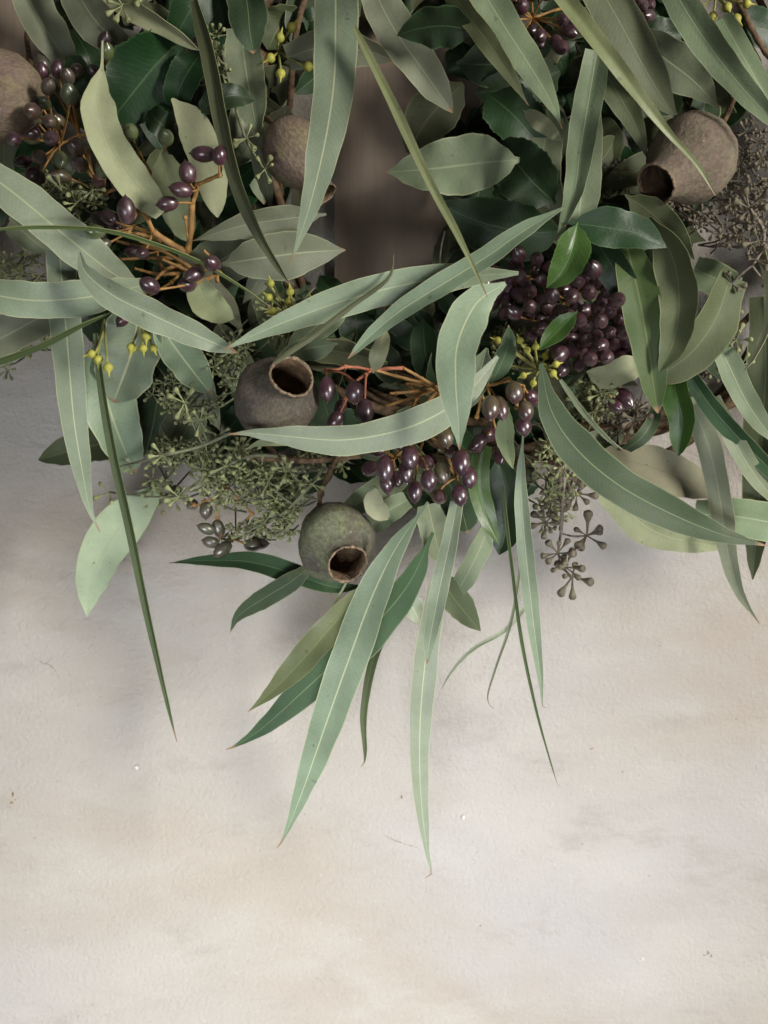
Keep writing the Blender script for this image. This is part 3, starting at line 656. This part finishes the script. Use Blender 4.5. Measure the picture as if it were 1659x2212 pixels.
cluster('purple berries on an upright orange stalk crossing the pale sage leaf',
    [(405, 545, .115), (415, 440, .128), (425, 400, .132), (475, 378, .14), (330, 500, .122), (300, 450, .13), (400, 470, .125), (290, 490, .11)],
    [(405, 373, .14, 'r', 1.05, (-.2, 1, .2)), (391, 410, .145, 'r', 1.05, (-.9, .1, .4)), (362, 440, .14, 'p', 1, (-1, -.2, .3)), (345, 447, .125, 'p', .95, (-1, -.1, .2)), (440, 333, .14, 'p', 1, (-1, 0, .2)), (474, 336, .145, 'p', .95, (.1, .9, .4)),
     (273, 455, .145, 'r', 1.15, (0, 1, .35)), (205, 500, .125, 'g', 1.05), (235, 470, .11, 'p'), (250, 490, .105, 'p'), (222, 528, .115, 'd', .8), (308, 547, .125, 'p', .95, (0, -.3, .9)), (215, 475, .10, 'p')],
    links=[(0, 1, 8), (1, 2, 6), (2, 3, 5), (0, 4, 8), (4, 5, 6), (4, 7, 5), (0, 6, 3)])
cluster('small purple berries between the crossed long leaves',
    [(400, 580, .09), (440, 570, .10), (350, 580, .095), (410, 540, .09), (475, 590, .11), (340, 540, .09), (370, 610, .10)],
    [(459, 570, .135, 'p', 1.05), (421, 592, .13, 'p', 1), (404, 615, .125, 'p', 1), (323, 617, .145, 'p', 1.1, (-.6, .3, .7)), (265, 690, .11, 'p', .8), (290, 545, .10, 'p'), (370, 580, .09, 'b', .8)],
    links=[(0, 1, 4), (0, 2, 4), (0, 3, 4), (1, 4, 4), (2, 5, 4), (0, 6, 4)])
rs = [(668, 835), (700, 795)]
cluster('four purple berries on a bright red stalk beside the round mouthed gumnut',
    [(800, 800, .105), (745, 792, .11), (705, 800, .115), (870, 795, .105), (855, 850, .10), (760, 830, .105), (790, 810, .11)],
    [(706, 840, .13, 'p', 1.1, (.05, -1, .2)), (766, 846, .135, 'p', 1.15, (-.1, -1, .3)), (788, 889, .13, 'p', 1.05, (0, -1, .2)), (724, 908, .105, 'p', 1), (735, 880, .1, 'p', .9)],
    stem=M_RED, links=[(0, 1, 4.2), (1, 2, 4.2), (0, 3, 5), (0, 5, 4), (0, 6, 4)])
cluster('bunch of purple berries hanging under the horizontal leaf',
    [(900, 860, .095), (880, 830, .10), (920, 930, .10), (850, 990, .105), (905, 985, .105), (960, 970, .105), (985, 1030, .105), (885, 900, .10), (930, 830, .10)],
    [(886, 989, .14, 'p', 1.15, (.1, -1, .3)), (832, 1013, .14, 'p', 1.15, (0, -1, .2)), (877, 1020, .135, 'p', 1.05, (.1, -1, .4)), (926, 1038, .14, 'p', 1.15, (.1, -1, .25)), (956, 1020, .135, 'b', 1.05, (.2, -1, .3)),
     (1014, 1031, .14, 'p', 1.1, (.1, -1, .3)), (996, 999, .14, 'p', 1.15, (0, -1, .25)), (962, 945, .14, 'b', 1.1, (.2, -1, .3)), (896, 1062, .13, 'p', 1, (0, -1, .2)), (949, 1073, .135, 'b', .95, (.2, -.3, .9)),
     (993, 1070, .14, 'p', 1.1, (.1, -1, .3)), (836, 1043, .13, 'p', 1, (.1, -1, .1)), (798, 1012, .12, 'p', 1.05), (857, 1035, .12, 'p', 1), (1030, 965, .115, 'p'), (920, 1000, .115, 'p'), (975, 975, .11, 'p'), (870, 960, .10, 'p'), (815, 975, .10, 'p')],
    links=[(0, 1, 5), (0, 2, 5), (2, 3, 4), (2, 4, 4), (2, 5, 5), (5, 6, 4), (0, 7, 4), (1, 8, 5)])
cluster('green tinged purple berries on a curved orange stalk right of the middle',
    [(1040, 830, .12), (1090, 822, .12), (1130, 835, .12), (1050, 870, .115), (1115, 880, .115), (1070, 930, .105), (1030, 900, .105)],
    [(1111, 848, .145, 'b', 1.15, (.1, -1, .3)), (1060, 881, .15, 'b', 1.15, (-.05, -1, .4)), (1081, 882, .145, 'b', 1.1, (.2, -1, .4)), (1136, 888, .145, 'b', 1.05, (.1, -1, .3)), (1131, 921, .14, 'p', 1, (.1, -1, .3)),
     (1035, 955, .12, 'p', 1), (1080, 985, .115, 'p'), (1055, 940, .11, 'p'), (1090, 950, .105, 'p'), (1150, 860, .115, 'p')],
    links=[(0, 1, 4.5), (1, 2, 4), (0, 3, 4), (2, 4, 4), (3, 5, 3.5), (0, 6, 4)])
dense = [(1283, 582, .135, 'r', 1.1), (1247, 607, .13, 'r'), (1236, 640, .135, 'r'), (1272, 632, .13, 'r', 1.1), (1332, 648, .135, 'r', 1.15), (1193, 640, .125, 'r'), (1160, 560, .105, 'r'), (1145, 662, .125, 'r'), (1250, 692, .13, 'r', 1.1), (1292, 665, .125, 'r', 1.15),
         (1296, 694, .13, 'r'), (1300, 745, .125, 'p'), (1275, 775, .125, 'r'), (1310, 770, .125, 'r'), (1210, 765, .125, 'r'), (1215, 795, .115, 'p'), (1350, 860, .10, 'p', 1.2), (1330, 875, .10, 'p'), (1345, 720, .115, 'p')]
rg = random.Random(5)
while len(dense) < 92:
    x, y = rg.uniform(1050, 1395), rg.uniform(540, 800)
    if y < 600 and x > 1190: continue
    if y > 560 + (x - 1050) * .78 + 90 or y < 520 + (x - 1050) * .34: continue
    if min(math.hypot(x - q[0], y - q[1]) for q in dense) < 19.5: continue
    dense.append((x, y, rg.uniform(.082, .108), rg.choice('rrp'), rg.uniform(.9, 1.1)))
cluster('dense bunch of dark wine purple berries under the fresh green leaves',
    [(1220, 650, .07), (1150, 600, .07), (1280, 690, .07), (1320, 720, .07), (1200, 700, .07), (1110, 590, .07), (1260, 750, .07), (1180, 640, .07)], dense, links=[(0, 1, 4), (0, 2, 4), (2, 3, 4), (0, 4, 4), (1, 5, 4), (2, 6, 4), (0, 7, 4)], rb=16.3)
cluster('dark green berries dangling on thin orange stalks at the lower left',
    [(475, 1075, .075), (490, 1050, .075), (470, 1120, .07), (440, 1085, .07), (545, 1110, .07), (500, 1160, .065), (420, 1090, .07)],
    [(446, 1142, .075, 'd', .95, (-.8, .3, .3)), (472, 1142, .07, 'd', .95), (455, 1171, .075, 'd', .95, (-.9, .2, .3)), (481, 1187, .075, 'd', 1, (-.6, -.5, .3)), (445, 1102, .07, 'd', 1.05), (415, 1090, .065, 'd', .9), (545, 1178, .07, 'd', 1), (560, 1175, .065, 'd', .9), (380, 1060, .06, 'd', .9)],
    links=[(0, 1, 5), (0, 2, 3.2), (0, 3, 3), (1, 4, 3), (4, 5, 3), (3, 6, 2.6)], stem_r=2.2)
top = [(rg.uniform(1060, 1240), rg.uniform(-20, 110), rg.uniform(.08, .10), rg.choice('rp')) for _ in range(15)] + [(rg.uniform(1340, 1420), rg.uniform(-20, 70), rg.uniform(.09, .11), rg.choice('rp')) for _ in range(8)]
cluster('wine purple berries between the long leaves at the top edge', [(1150, 40, .065), (1380, 20, .07), (1260, 10, .06)], top, links=[(0, 2, 4), (2, 1, 4)])

# ------------------------------------------------------------------ seeded eucalyptus: umbels of club shaped buds
def seed_profile():
    return [(.03, 0), (.035, .3), (.055, .52), (.115, .70), (.16, .83), (.145, .93), (.08, .99), (.07, .965), (.01, .95)]
def seed_mesh(mat):
    b = MB(); b.lathe([(r, z) for r, z in seed_profile()], 9)
    return b.mesh('seed_bud', [mat])
SEED_G, SEED_K = seed_mesh(M_SEED), seed_mesh(M_SEEDGREY)
def fan(rng, d, n, spreadv=1.0):
    out = []
    for k in range(n):
        if n > 4 and rng.random() < .10: continue
        q = 2 * math.pi * (k + rng.uniform(-.4, .4)) / n
        a = Vector((math.cos(q), rng.uniform(-.75, .25), math.sin(q))) * spreadv
        out.append((a + Vector(d)).normalized())
    return out
def spray(label, stem_pts, umbels, grey=False, seed=1):
    """umbels: (x, y, h, count, length[, (dx,dz) lean])"""
    rng = random.Random(seed); b = MB(); s0 = S(.09)
    SP = [P(*p) for p in stem_pts]
    pts, _ = catmull(SP, 26); b.tube(pts, [s0 * (4.2 - 1.8 * i / 25) for i in range(26)], 8)
    buds = []
    for um in umbels:
        x, y, h, n, ln = um[:5]; c = P(x, y, h); near = min(pts, key=lambda q: (q - c).length)
        if (near - c).length > 1e-4:
            pp, _ = catmull([near, near.lerp(c, .5) + Vector((0, 0, -.001)), c], 7); b.tube(pp, s0 * 2.2, 7)
        lean = um[5] if len(um) > 5 else (0, 0)
        for d in fan(rng, (lean[0], -.25, lean[1]), n): buds.append((c, d, ln * S(h) * rng.uniform(.68, 1.08)))
    o = link('seed_spray', b.mesh('seed_spray', [M_GREYSTEM if grey else M_GSTEM]), W); o['label'] = label
    for c, d, l in buds:
        e = link('seed_bud', SEED_K if grey else SEED_G, o); k = l * rng.uniform(.86, 1.08) * (1.15 if grey else 1)
        e.matrix_world = Matrix.Translation(c) @ basis(d) @ Matrix.Diagonal((k, k, l, 1))
spray('green seeded sprig spreading below the round mouthed gumnut',
    [(500, 935, .115), (430, 965, .115), (352, 984, .115), (290, 1000, .10), (250, 1010, .09)],
    [(352, 984, .12, 6, 40), (399, 870, .12, 6, 42), (432, 909, .118, 6, 38), (285, 1008, .095, 4, 28), (470, 940, .11, 5, 34)], seed=2)
spray('green seeded sprig under the tip of the horizontal leaf',
    [(600, 985, .10), (540, 985, .105), (487, 1007, .105), (430, 1040, .10), (386, 1073, .09)],
    [(487, 1007, .11, 7, 40), (507, 975, .11, 5, 34), (386, 1073, .095, 6, 38), (430, 1045, .10, 6, 36), (236, 1063, .07, 3, 38, (-.3, -.2)), (330, 1035, .085, 5, 32)], seed=3)
spray('green seeded sprig beside the lowest gumnut',
    [(700, 1010, .09), (660, 1060, .095), (610, 1110, .09), (570, 1130, .085), (530, 1150, .08)],
    [(674, 1046, .10, 6, 36), (579, 1043, .095, 6, 34), (572, 1128, .09, 6, 36), (612, 1118, .09, 6, 34), (530, 1155, .08, 5, 34), (640, 1090, .09, 5, 32), (620, 1010, .10, 6, 34)], seed=4)
spray('pale green seeded sprig beside the slender gumnut',
    [(480, 110, .10), (500, 200, .105), (530, 298, .11), (560, 350, .11)],
    [(533, 298, .12, 6, 42), (572, 366, .115, 5, 36), (469, 120, .11, 6, 30), (480, 160, .105, 4, 30)], seed=5)
spray('pale green seeded sprig at the top left edge', [(320, -40, .11), (265, 10, .13)], [(265, 12, .135, 7, 48, (0, -.4)), (330, -10, .12, 5, 40)], seed=6)
spray('green seeded sprig beneath the left berries', [(230, 430, .09), (180, 415, .105), (134, 415, .11), (90, 430, .10)],
    [(134, 412, .12, 7, 42), (165, 440, .12, 6, 36), (100, 440, .105, 6, 34), (200, 410, .105, 5, 32), (60, 420, .1, 5, 30)], seed=7)
spray('grey brown seeded sprig hanging below the berries over the bare wall',
    [(1222, 990, .10), (1216, 1080, .095), (1213, 1140, .09), (1207, 1200, .085), (1230, 1245, .08)],
    [(1268, 1157, .085, 7, 54), (1246, 1066, .09, 7, 50, (.2, -.3)), (1205, 1195, .09, 8, 50, (-.2, 0)), (1236, 1245, .085, 8, 52, (.1, -.2)), (1180, 1128, .09, 7, 44, (-.2, -.1)), (1222, 1225, .088, 6, 46), (1190, 1080, .09, 7, 42), (1225, 1030, .095, 7, 42, (.2, 0))], grey=True, seed=8)
spray('grey seeded sprig with forked twigs at the right edge',
    [(1600, 410, .12), (1618, 449, .125), (1650, 500, .12), (1636, 558, .12), (1582, 612, .115), (1570, 670, .10), (1586, 735, .095)],
    [(1618, 449, .13, 6, 52, (-.2, -.1)), (1640, 520, .125, 5, 42, (-.2, 0)), (1630, 560, .125, 5, 44), (1580, 612, .115, 6, 42, (.1, -.3)), (1660, 610, .11, 5, 40)], grey=True, seed=9)
spray('green seeded sprig dangling at the right edge above the thin leaves',
    [(1600, 600, .09), (1575, 670, .09), (1583, 735, .09), (1545, 785, .085), (1530, 820, .08)],
    [(1572, 672, .095, 5, 36, (.2, -.1)), (1590, 735, .095, 6, 40, (.2, -.2)), (1540, 788, .09, 6, 38), (1600, 790, .085, 5, 36)], seed=10)
spray('dark seeded sprig against the bright wall right of the berries', [(1300, 860, .085), (1340, 890, .085), (1370, 915, .085)], [(1370, 905, .085, 6, 46, (0, -.5)), (1335, 935, .08, 5, 42, (-.1, -.3)), (1310, 890, .09, 6, 38)], grey=True, seed=12)
spray('green seeded sprig under the purple bunch', [(1290, 810, .09), (1295, 860, .10), (1270, 930, .09)], [(1298, 850, .11, 7, 36), (1280, 890, .105, 6, 34), (1310, 830, .105, 6, 32), (1215, 1010, .10, 6, 34), (1195, 1060, .10, 6, 34)], seed=13)
# dense masses of buds further in, too many and too overlapped to pick apart
def mass(name, regions, mat, smat, seed):
    rng = random.Random(seed); b = MB(); pr = seed_profile()
    for (cx, cy, rx, ry, n, h0, h1) in regions:
        for _ in range(int(n * 2.4)):
            q, r = rng.uniform(0, 6.28), math.sqrt(rng.random())
            c = P(cx + rx * r * math.cos(q), cy + ry * r * math.sin(q), rng.uniform(h0, h1))
            back = c + Vector((rng.uniform(-.012, .012), rng.uniform(.008, .03), rng.uniform(-.004, .016)))
            b.tube([back, back.lerp(c, .5) + Vector((0, 0, -.001)), c], S(.09) * 2.2, 5, 1, False)
            for d in fan(rng, (rng.uniform(-.3, .3), -.3, rng.uniform(-.4, .2)), rng.randint(5, 7)):
                l = rng.uniform(15, 31) * S(.09)
                b.lathe(pr, 6, 0, Matrix.Translation(c) @ basis(d) @ Matrix.Diagonal((l, l, l, 1)))
    o = link(name, b.mesh(name, [mat, smat]), W); o['kind'] = 'stuff'; return o
mass('seed_bud_mass', [(400, 860, 75, 60, 14, .06, .10), (440, 985, 120, 40, 22, .06, .095), (550, 1050, 120, 50, 30, .06, .09), (600, 1110, 55, 40, 10, .06, .085), (360, 1065, 40, 30, 5, .06, .08), (500, 790, 50, 60, 10, .07, .10),
     (520, 1155, 55, 22, 5, .055, .07), (1205, 1010, 45, 70, 14, .065, .095), (1190, 1090, 35, 55, 8, .06, .085), (1290, 860, 50, 50, 10, .065, .09), (140, 440, 90, 55, 14, .07, .10), (40, 590, 55, 50, 9, .06, .09),
     (1120, 760, 60, 40, 8, .07, .09), (610, 690, 60, 40, 9, .07, .095), (470, 120, 30, 60, 6, .07, .09), (700, 985, 60, 40, 7, .06, .08), (20, 760, 60, 40, 5, .05, .08), (110, 720, 30, 50, 4, .05, .07)], M_SEED, M_GSTEM, 21)
mass('dark_seed_bud_mass', [(1600, 470, 55, 90, 14, .06, .09), (1340, 885, 45, 40, 8, .055, .075), (1440, 490, 110, 50, 14, .06, .085), (1640, 330, 45, 90, 12, .06, .09), (1330, 430, 90, 70, 10, .05, .08), (1420, 400, 60, 40, 5, .06, .08), (1500, 800, 60, 50, 5, .055, .07)], M_SEEDGREY, M_GREYSTEM, 22)
# yellow-green beaked buds
yb = MB(); yb.lathe([(.10, 0), (.16, .05), (.20, .10), (.50, .30), (.62, .62), (.55, .92), (.34, 1.12), (.17, 1.3), (.10, 1.7), (.02, 1.95)], 12)
YB = yb.mesh('flower_bud', [M_YBUD])
def budsprig(label, root, buds, size=15, seed=0):
    rng = random.Random(seed); b = MB(); s0 = S(.11); r = P(*root); todo = []
    for bd in buds:
        x, y, h, dx, dz = bd; d = Vector((dx, -.25, dz)).normalized(); k = size * S(h) * rng.uniform(.9, 1.1); c = P(x, y, h) - d * k * .6
        pts, _ = catmull([r, r.lerp(c, .5) - d * .001, c], 8); b.tube(pts, s0 * 2.6, 6); todo.append((c, d, k))
    o = link('bud_sprig', b.mesh('bud_sprig', [M_YSTEM]), W); o['label'] = label
    for c, d, k in todo:
        e = link('flower_bud', YB, o); e.matrix_world = Matrix.Translation(c) @ basis(d) @ Matrix.Diagonal((k, k, k, 1))
budsprig('yellow green pointed buds at the top of the long thin blade', (225, 690, .125), [(198, 764, .15, -.9, -.35), (233, 793, .15, .2, -1), (212, 776, .145, .1, -1)], 17, 1)
budsprig('cluster of yellow green pointed buds in front of the broad left leaf', (310, 690, .11), [(285, 750, .135, -.2, -1), (315, 725, .14, .1, -1), (309, 752, .135, .15, -1), (331, 752, .13, .5, -1)], 17, 2)
budsprig('yellow green pointed buds above the long central leaf', (640, 690, .10), [(585, 613, .13, -.2, 1), (627, 631, .13, -.1, 1), (582, 643, .125, -.6, .5), (590, 672, .13, -1, -.2), (623, 653, .12, .1, .8), (672, 648, .12, -.3, 1)], 15, 3)
budsprig('yellow green buds beside the dense purple bunch', (1165, 800, .11), [(1123, 736, .125, -.4, .8), (1139, 757, .125, -.4, .7), (1157, 750, .13, 0, 1), (1131, 811, .14, -.8, -.4), (1152, 827, .14, -.2, -.9), (1200, 787, .14, .9, .2), (1173, 793, .135, .2, -.6), (1194, 806, .14, .5, -.7), (1075, 736, .11, -.8, .3), (1105, 760, .115, -.7, .4), (1095, 790, .115, -.8, 0), (1178, 770, .12, .3, .8)], 14, 4)
budsprig('yellow green buds at the top between the dark leaves', (600, 110, .085), [(604, 82, .11, .3, .9), (606, 158, .11, 0, -1), (665, 144, .105, .8, -.2), (630, 60, .1, .6, .7), (585, 125, .1, -.6, -.5)], 17, 5)
budsprig('yellow green buds in the top right corner', (1545, -10, .09), [(1570, 15, .12, .3, -.8), (1590, 40, .115, .5, -.8), (1540, 35, .115, -.3, -.9), (1612, 8, .11, .8, -.2), (1510, 20, .11, -.6, -.6)], 17, 6)
# twigs in view
def twig(pts, r0, r1, mat=M_TWIG):
    q, _ = catmull([P(*p) for p in pts], 24); b = MB(); rng = random.Random(int(pts[0][0]))
    b.tube(q, [S(.1) * ((r0 + (r1 - r0) * i / 23) * (1 + .12 * math.sin(i * 1.7) + rng.uniform(-.05, .05))) for i in range(24)], 9)
    return link('twig', b.mesh('twig', [mat]), W)
twig([(520, 985, .08), (600, 992, .085), (680, 995, .085), (780, 985, .08)], 8, 6)
twig([(1590, -10, .09), (1622, 60, .09), (1652, 110, .085), (1690, 160, .08)], 8, 6)
twig([(1180, 640, .05), (1100, 720, .05), (1040, 800, .06), (960, 850, .06)], 6, 4)
for (xa, ya, xb, yb, hh) in ((945, 838, 812, 800, .105), (950, 845, 872, 795, .11), (940, 840, 832, 878, .10), (945, 845, 858, 905, .10), (935, 840, 842, 850, .105), (950, 850, 905, 905, .10), (960, 835, 880, 820, .095),
    (430, 590, 300, 520, .10), (420, 560, 260, 560, .095), (400, 570, 330, 610, .10), (380, 540, 250, 520, .09), (440, 600, 350, 560, .105), (390, 590, 290, 580, .095), (350, 520, 240, 500, .105), (470, 610, 440, 540, .10)):
    twig([(xa, ya, hh), ((xa + xb) / 2 + rg.uniform(-9, 9), (ya + yb) / 2 + rg.uniform(-9, 9), hh + .004), (xb, yb, hh + .008)], 4.6, 3.0, M_ORANGE)
twig([(0, 110, .05), (50, 125, .05), (110, 170, .055)], 4, 3)
twig([(960, 500, .06), (952, 540, .065), (948, 600, .06)], 2.5, 1.5, M_GREYSTEM)

# ------------------------------------------------------------------ vine ring and the leaves tucked behind
RX, RY, RR = 1180, 330, 640
ring = MB(); rg = random.Random(3)
for k in range(7):
    o1, o2, ph, fr = rg.uniform(-45, 45), rg.uniform(-.014, .014), rg.uniform(0, 6.28), rg.choice((3, 4, 5))
    pts = []
    for i in range(97):
        a = 2 * math.pi * i / 96; rr = RR + o1 + 35 * math.sin(fr * a + ph)
        pts.append(P(RX + rr * math.cos(a), RY + rr * math.sin(a), .035 + o2 + .014 * math.cos(fr * a + ph)))
    ring.tube(pts, S(.04) * rg.uniform(7, 12), 8, 0, False)
link('vine_ring', ring.mesh('vine_ring', [M_TWIG]), W)
OUT = [(-400, 780), (0, 775), (110, 745), (150, 900), (240, 985), (300, 1040), (420, 1085), (640, 1095), (760, 1120), (860, 1130), (940, 1170), (1100, 1165), (1150, 1100), (1225, 1080), (1260, 990), (1330, 920), (1400, 860), (1470, 790), (1530, 640), (1580, 560), (1600, 380), (1640, 200), (1600, -100), (1900, -900), (-400, -900)]
HOLE = [(670, 225), (790, 140), (870, 200), (930, 260), (930, 340), (870, 420), (925, 490), (930, 570), (800, 625), (725, 605), (680, 570), (690, 480), (690, 420)]
def inside(poly, x, y):
    c = False; j = len(poly) - 1
    for i in range(len(poly)):
        xi, yi = poly[i]; xj, yj = poly[j]
        if (yi > y) != (yj > y) and x < (xj - xi) * (y - yi) / (yj - yi) + xi: c = not c
        j = i
    return c
cnt = 0; tries = 0
while cnt < 110 and tries < 9000:
    tries += 1
    a = rg.uniform(0, 2 * math.pi) if cnt > 75 else rg.uniform(-.35, math.pi + .25)
    rr = RR + rg.uniform(-260, 260); x, y = RX + rr * math.cos(a), RY + rr * math.sin(a)
    if not (-250 < x < 2300 and -800 < y < 1200): continue
    ln = rg.uniform(120, 230); da = a + rg.choice((1, -1)) * rg.uniform(.4, 1.7); cur = rg.uniform(-.5, .5)
    pts = []
    for k in range(4):
        pts.append((x, y)); x += ln / 3 * math.cos(da + cur * k / 3); y += ln / 3 * math.sin(da + cur * k / 3)
    wd = rg.uniform(38, 90); ok = True
    for (px, py) in pts:
        for ddx, ddy in ((0, 0), (wd * .5, 0), (-wd * .5, 0), (0, wd * .5), (0, -wd * .5)):
            if px < 1659 and py > -80 and (not inside(OUT, px + ddx, py + ddy)): ok = False
            if inside(HOLE, px + ddx, py + ddy): ok = False
            if math.hypot(px - RX, py - RY) > 1000: ok = False
    if not ok: continue
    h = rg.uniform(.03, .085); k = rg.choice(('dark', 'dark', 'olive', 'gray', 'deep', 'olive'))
    leaf(k, wd, h, h + rg.uniform(-.012, .015), pts, prof=rg.choice(('broad', 'oval', 'lance')), roll=rg.uniform(-40, 40), name='inner_leaf', nl=14)
    cnt += 1

# leaves tucked deep between the bunches, where the wreath is thickest
for (x0, x1, y0, y1, num) in ((1250, 1580, 130, 560, 30), (1060, 1260, -60, 260, 16), (1190, 1400, 560, 820, 12), (-40, 200, -40, 480, 14), (960, 1240, 200, 600, 14), (560, 700, 20, 260, 9), (380, 620, 380, 760, 12), (560, 960, 640, 1060, 18), (1000, 1220, 640, 1060, 12), (200, 520, 660, 960, 10)):
    got = 0
    for _ in range(600):
        if got >= num: break
        x, y = rg.uniform(x0, x1), rg.uniform(y0, y1); da = rg.uniform(0, 6.28); ln = rg.uniform(110, 190); cur = rg.uniform(-.5, .5); wd = rg.uniform(50, 100); pts = []
        x -= ln / 2 * math.cos(da); y -= ln / 2 * math.sin(da)
        for k in range(4):
            pts.append((x, y)); x += ln / 3 * math.cos(da + cur * k / 3); y += ln / 3 * math.sin(da + cur * k / 3)
        if any((not inside(OUT, px + a_, py + b_)) or inside(HOLE, px + a_, py + b_) for px, py in pts for a_, b_ in ((0, 0), (wd * .4, 0), (-wd * .4, 0), (0, wd * .4), (0, -wd * .4))): continue
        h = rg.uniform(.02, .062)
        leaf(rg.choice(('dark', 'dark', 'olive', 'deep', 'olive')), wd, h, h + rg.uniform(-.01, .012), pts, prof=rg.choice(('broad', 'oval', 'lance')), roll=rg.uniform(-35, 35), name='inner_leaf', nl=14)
        got += 1

# the deepest layer, overlapping scraps of foliage pressed against the vine ring: one mass nobody could count
sink = []; tries = 0
while len(sink) < 330 and tries < 9000:
    tries += 1
    x, y = rg.uniform(-120, 1660), rg.uniform(-160, 1150); da = rg.uniform(0, 6.28); ln = rg.uniform(80, 150); cur = rg.uniform(-.5, .5); wd = rg.uniform(45, 85); pts = []
    x -= ln / 2 * math.cos(da); y -= ln / 2 * math.sin(da)
    for k in range(3):
        pts.append((x, y)); x += ln / 2 * math.cos(da + cur * k / 2); y += ln / 2 * math.sin(da + cur * k / 2)
    if any((not inside(OUT, px + a_, py + b_)) or inside(HOLE, px + a_, py + b_) for px, py in pts for a_, b_ in ((wd * .45, 0), (-wd * .45, 0), (0, wd * .45), (0, -wd * .45))): continue
    if math.hypot(pts[1][0] - RX, pts[1][1] - RY) > 1020: continue
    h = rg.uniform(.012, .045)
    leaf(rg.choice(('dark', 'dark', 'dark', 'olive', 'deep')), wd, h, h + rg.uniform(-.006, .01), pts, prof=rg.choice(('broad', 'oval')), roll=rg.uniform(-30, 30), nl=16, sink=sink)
kinds = sorted(set(q[0] for q in sink)); vv, ff, mm, uu, tt = [], [], [], [], []
for kd, v_, f_, u_, t_ in sink:
    b0 = len(vv); vv += v_; ff += [tuple(i + b0 for i in f) for f in f_]; mm += [kinds.index(kd)] * len(f_); uu += u_; tt += t_
me = bpy.data.meshes.new('inner_foliage'); me.from_pydata(vv, [], ff)
for kd in kinds: me.materials.append(LM[kd])
me.polygons.foreach_set('material_index', mm); me.polygons.foreach_set('use_smooth', [True] * len(ff))
me.uv_layers.new(name='UVMap').data.foreach_set('uv', [c for q in uu for c in q])
me.attributes.new('tip', 'FLOAT', 'POINT').data.foreach_set('value', tt); me.update()
link('inner_foliage', me, W)['kind'] = 'stuff'

# the rest of the ring just outside the picture
for (x0, x1, y0, y1, num) in ((1700, 1960, -330, 720, 34), (150, 1900, -520, -150, 40), (-420, -130, -300, 640, 22)):
    for _ in range(num):
        x, y = rg.uniform(x0, x1), rg.uniform(y0, y1); da = rg.uniform(.6, 2.5); ln = rg.uniform(140, 260); cur = rg.uniform(-.5, .5); pts = []
        for k in range(4):
            pts.append((x, y)); x += ln / 3 * math.cos(da + cur * k / 3); y += ln / 3 * math.sin(da + cur * k / 3)
        if any(-40 < px < 1690 and py > -40 for px, py in pts): continue
        h = rg.uniform(.05, .11)
        leaf(rg.choice(('gray', 'olive', 'green', 'dark', 'glau')), rg.uniform(50, 85), h, h - .01, pts, prof=rg.choice(('broad', 'lance', 'lance')), name='outer_leaf', nl=16)
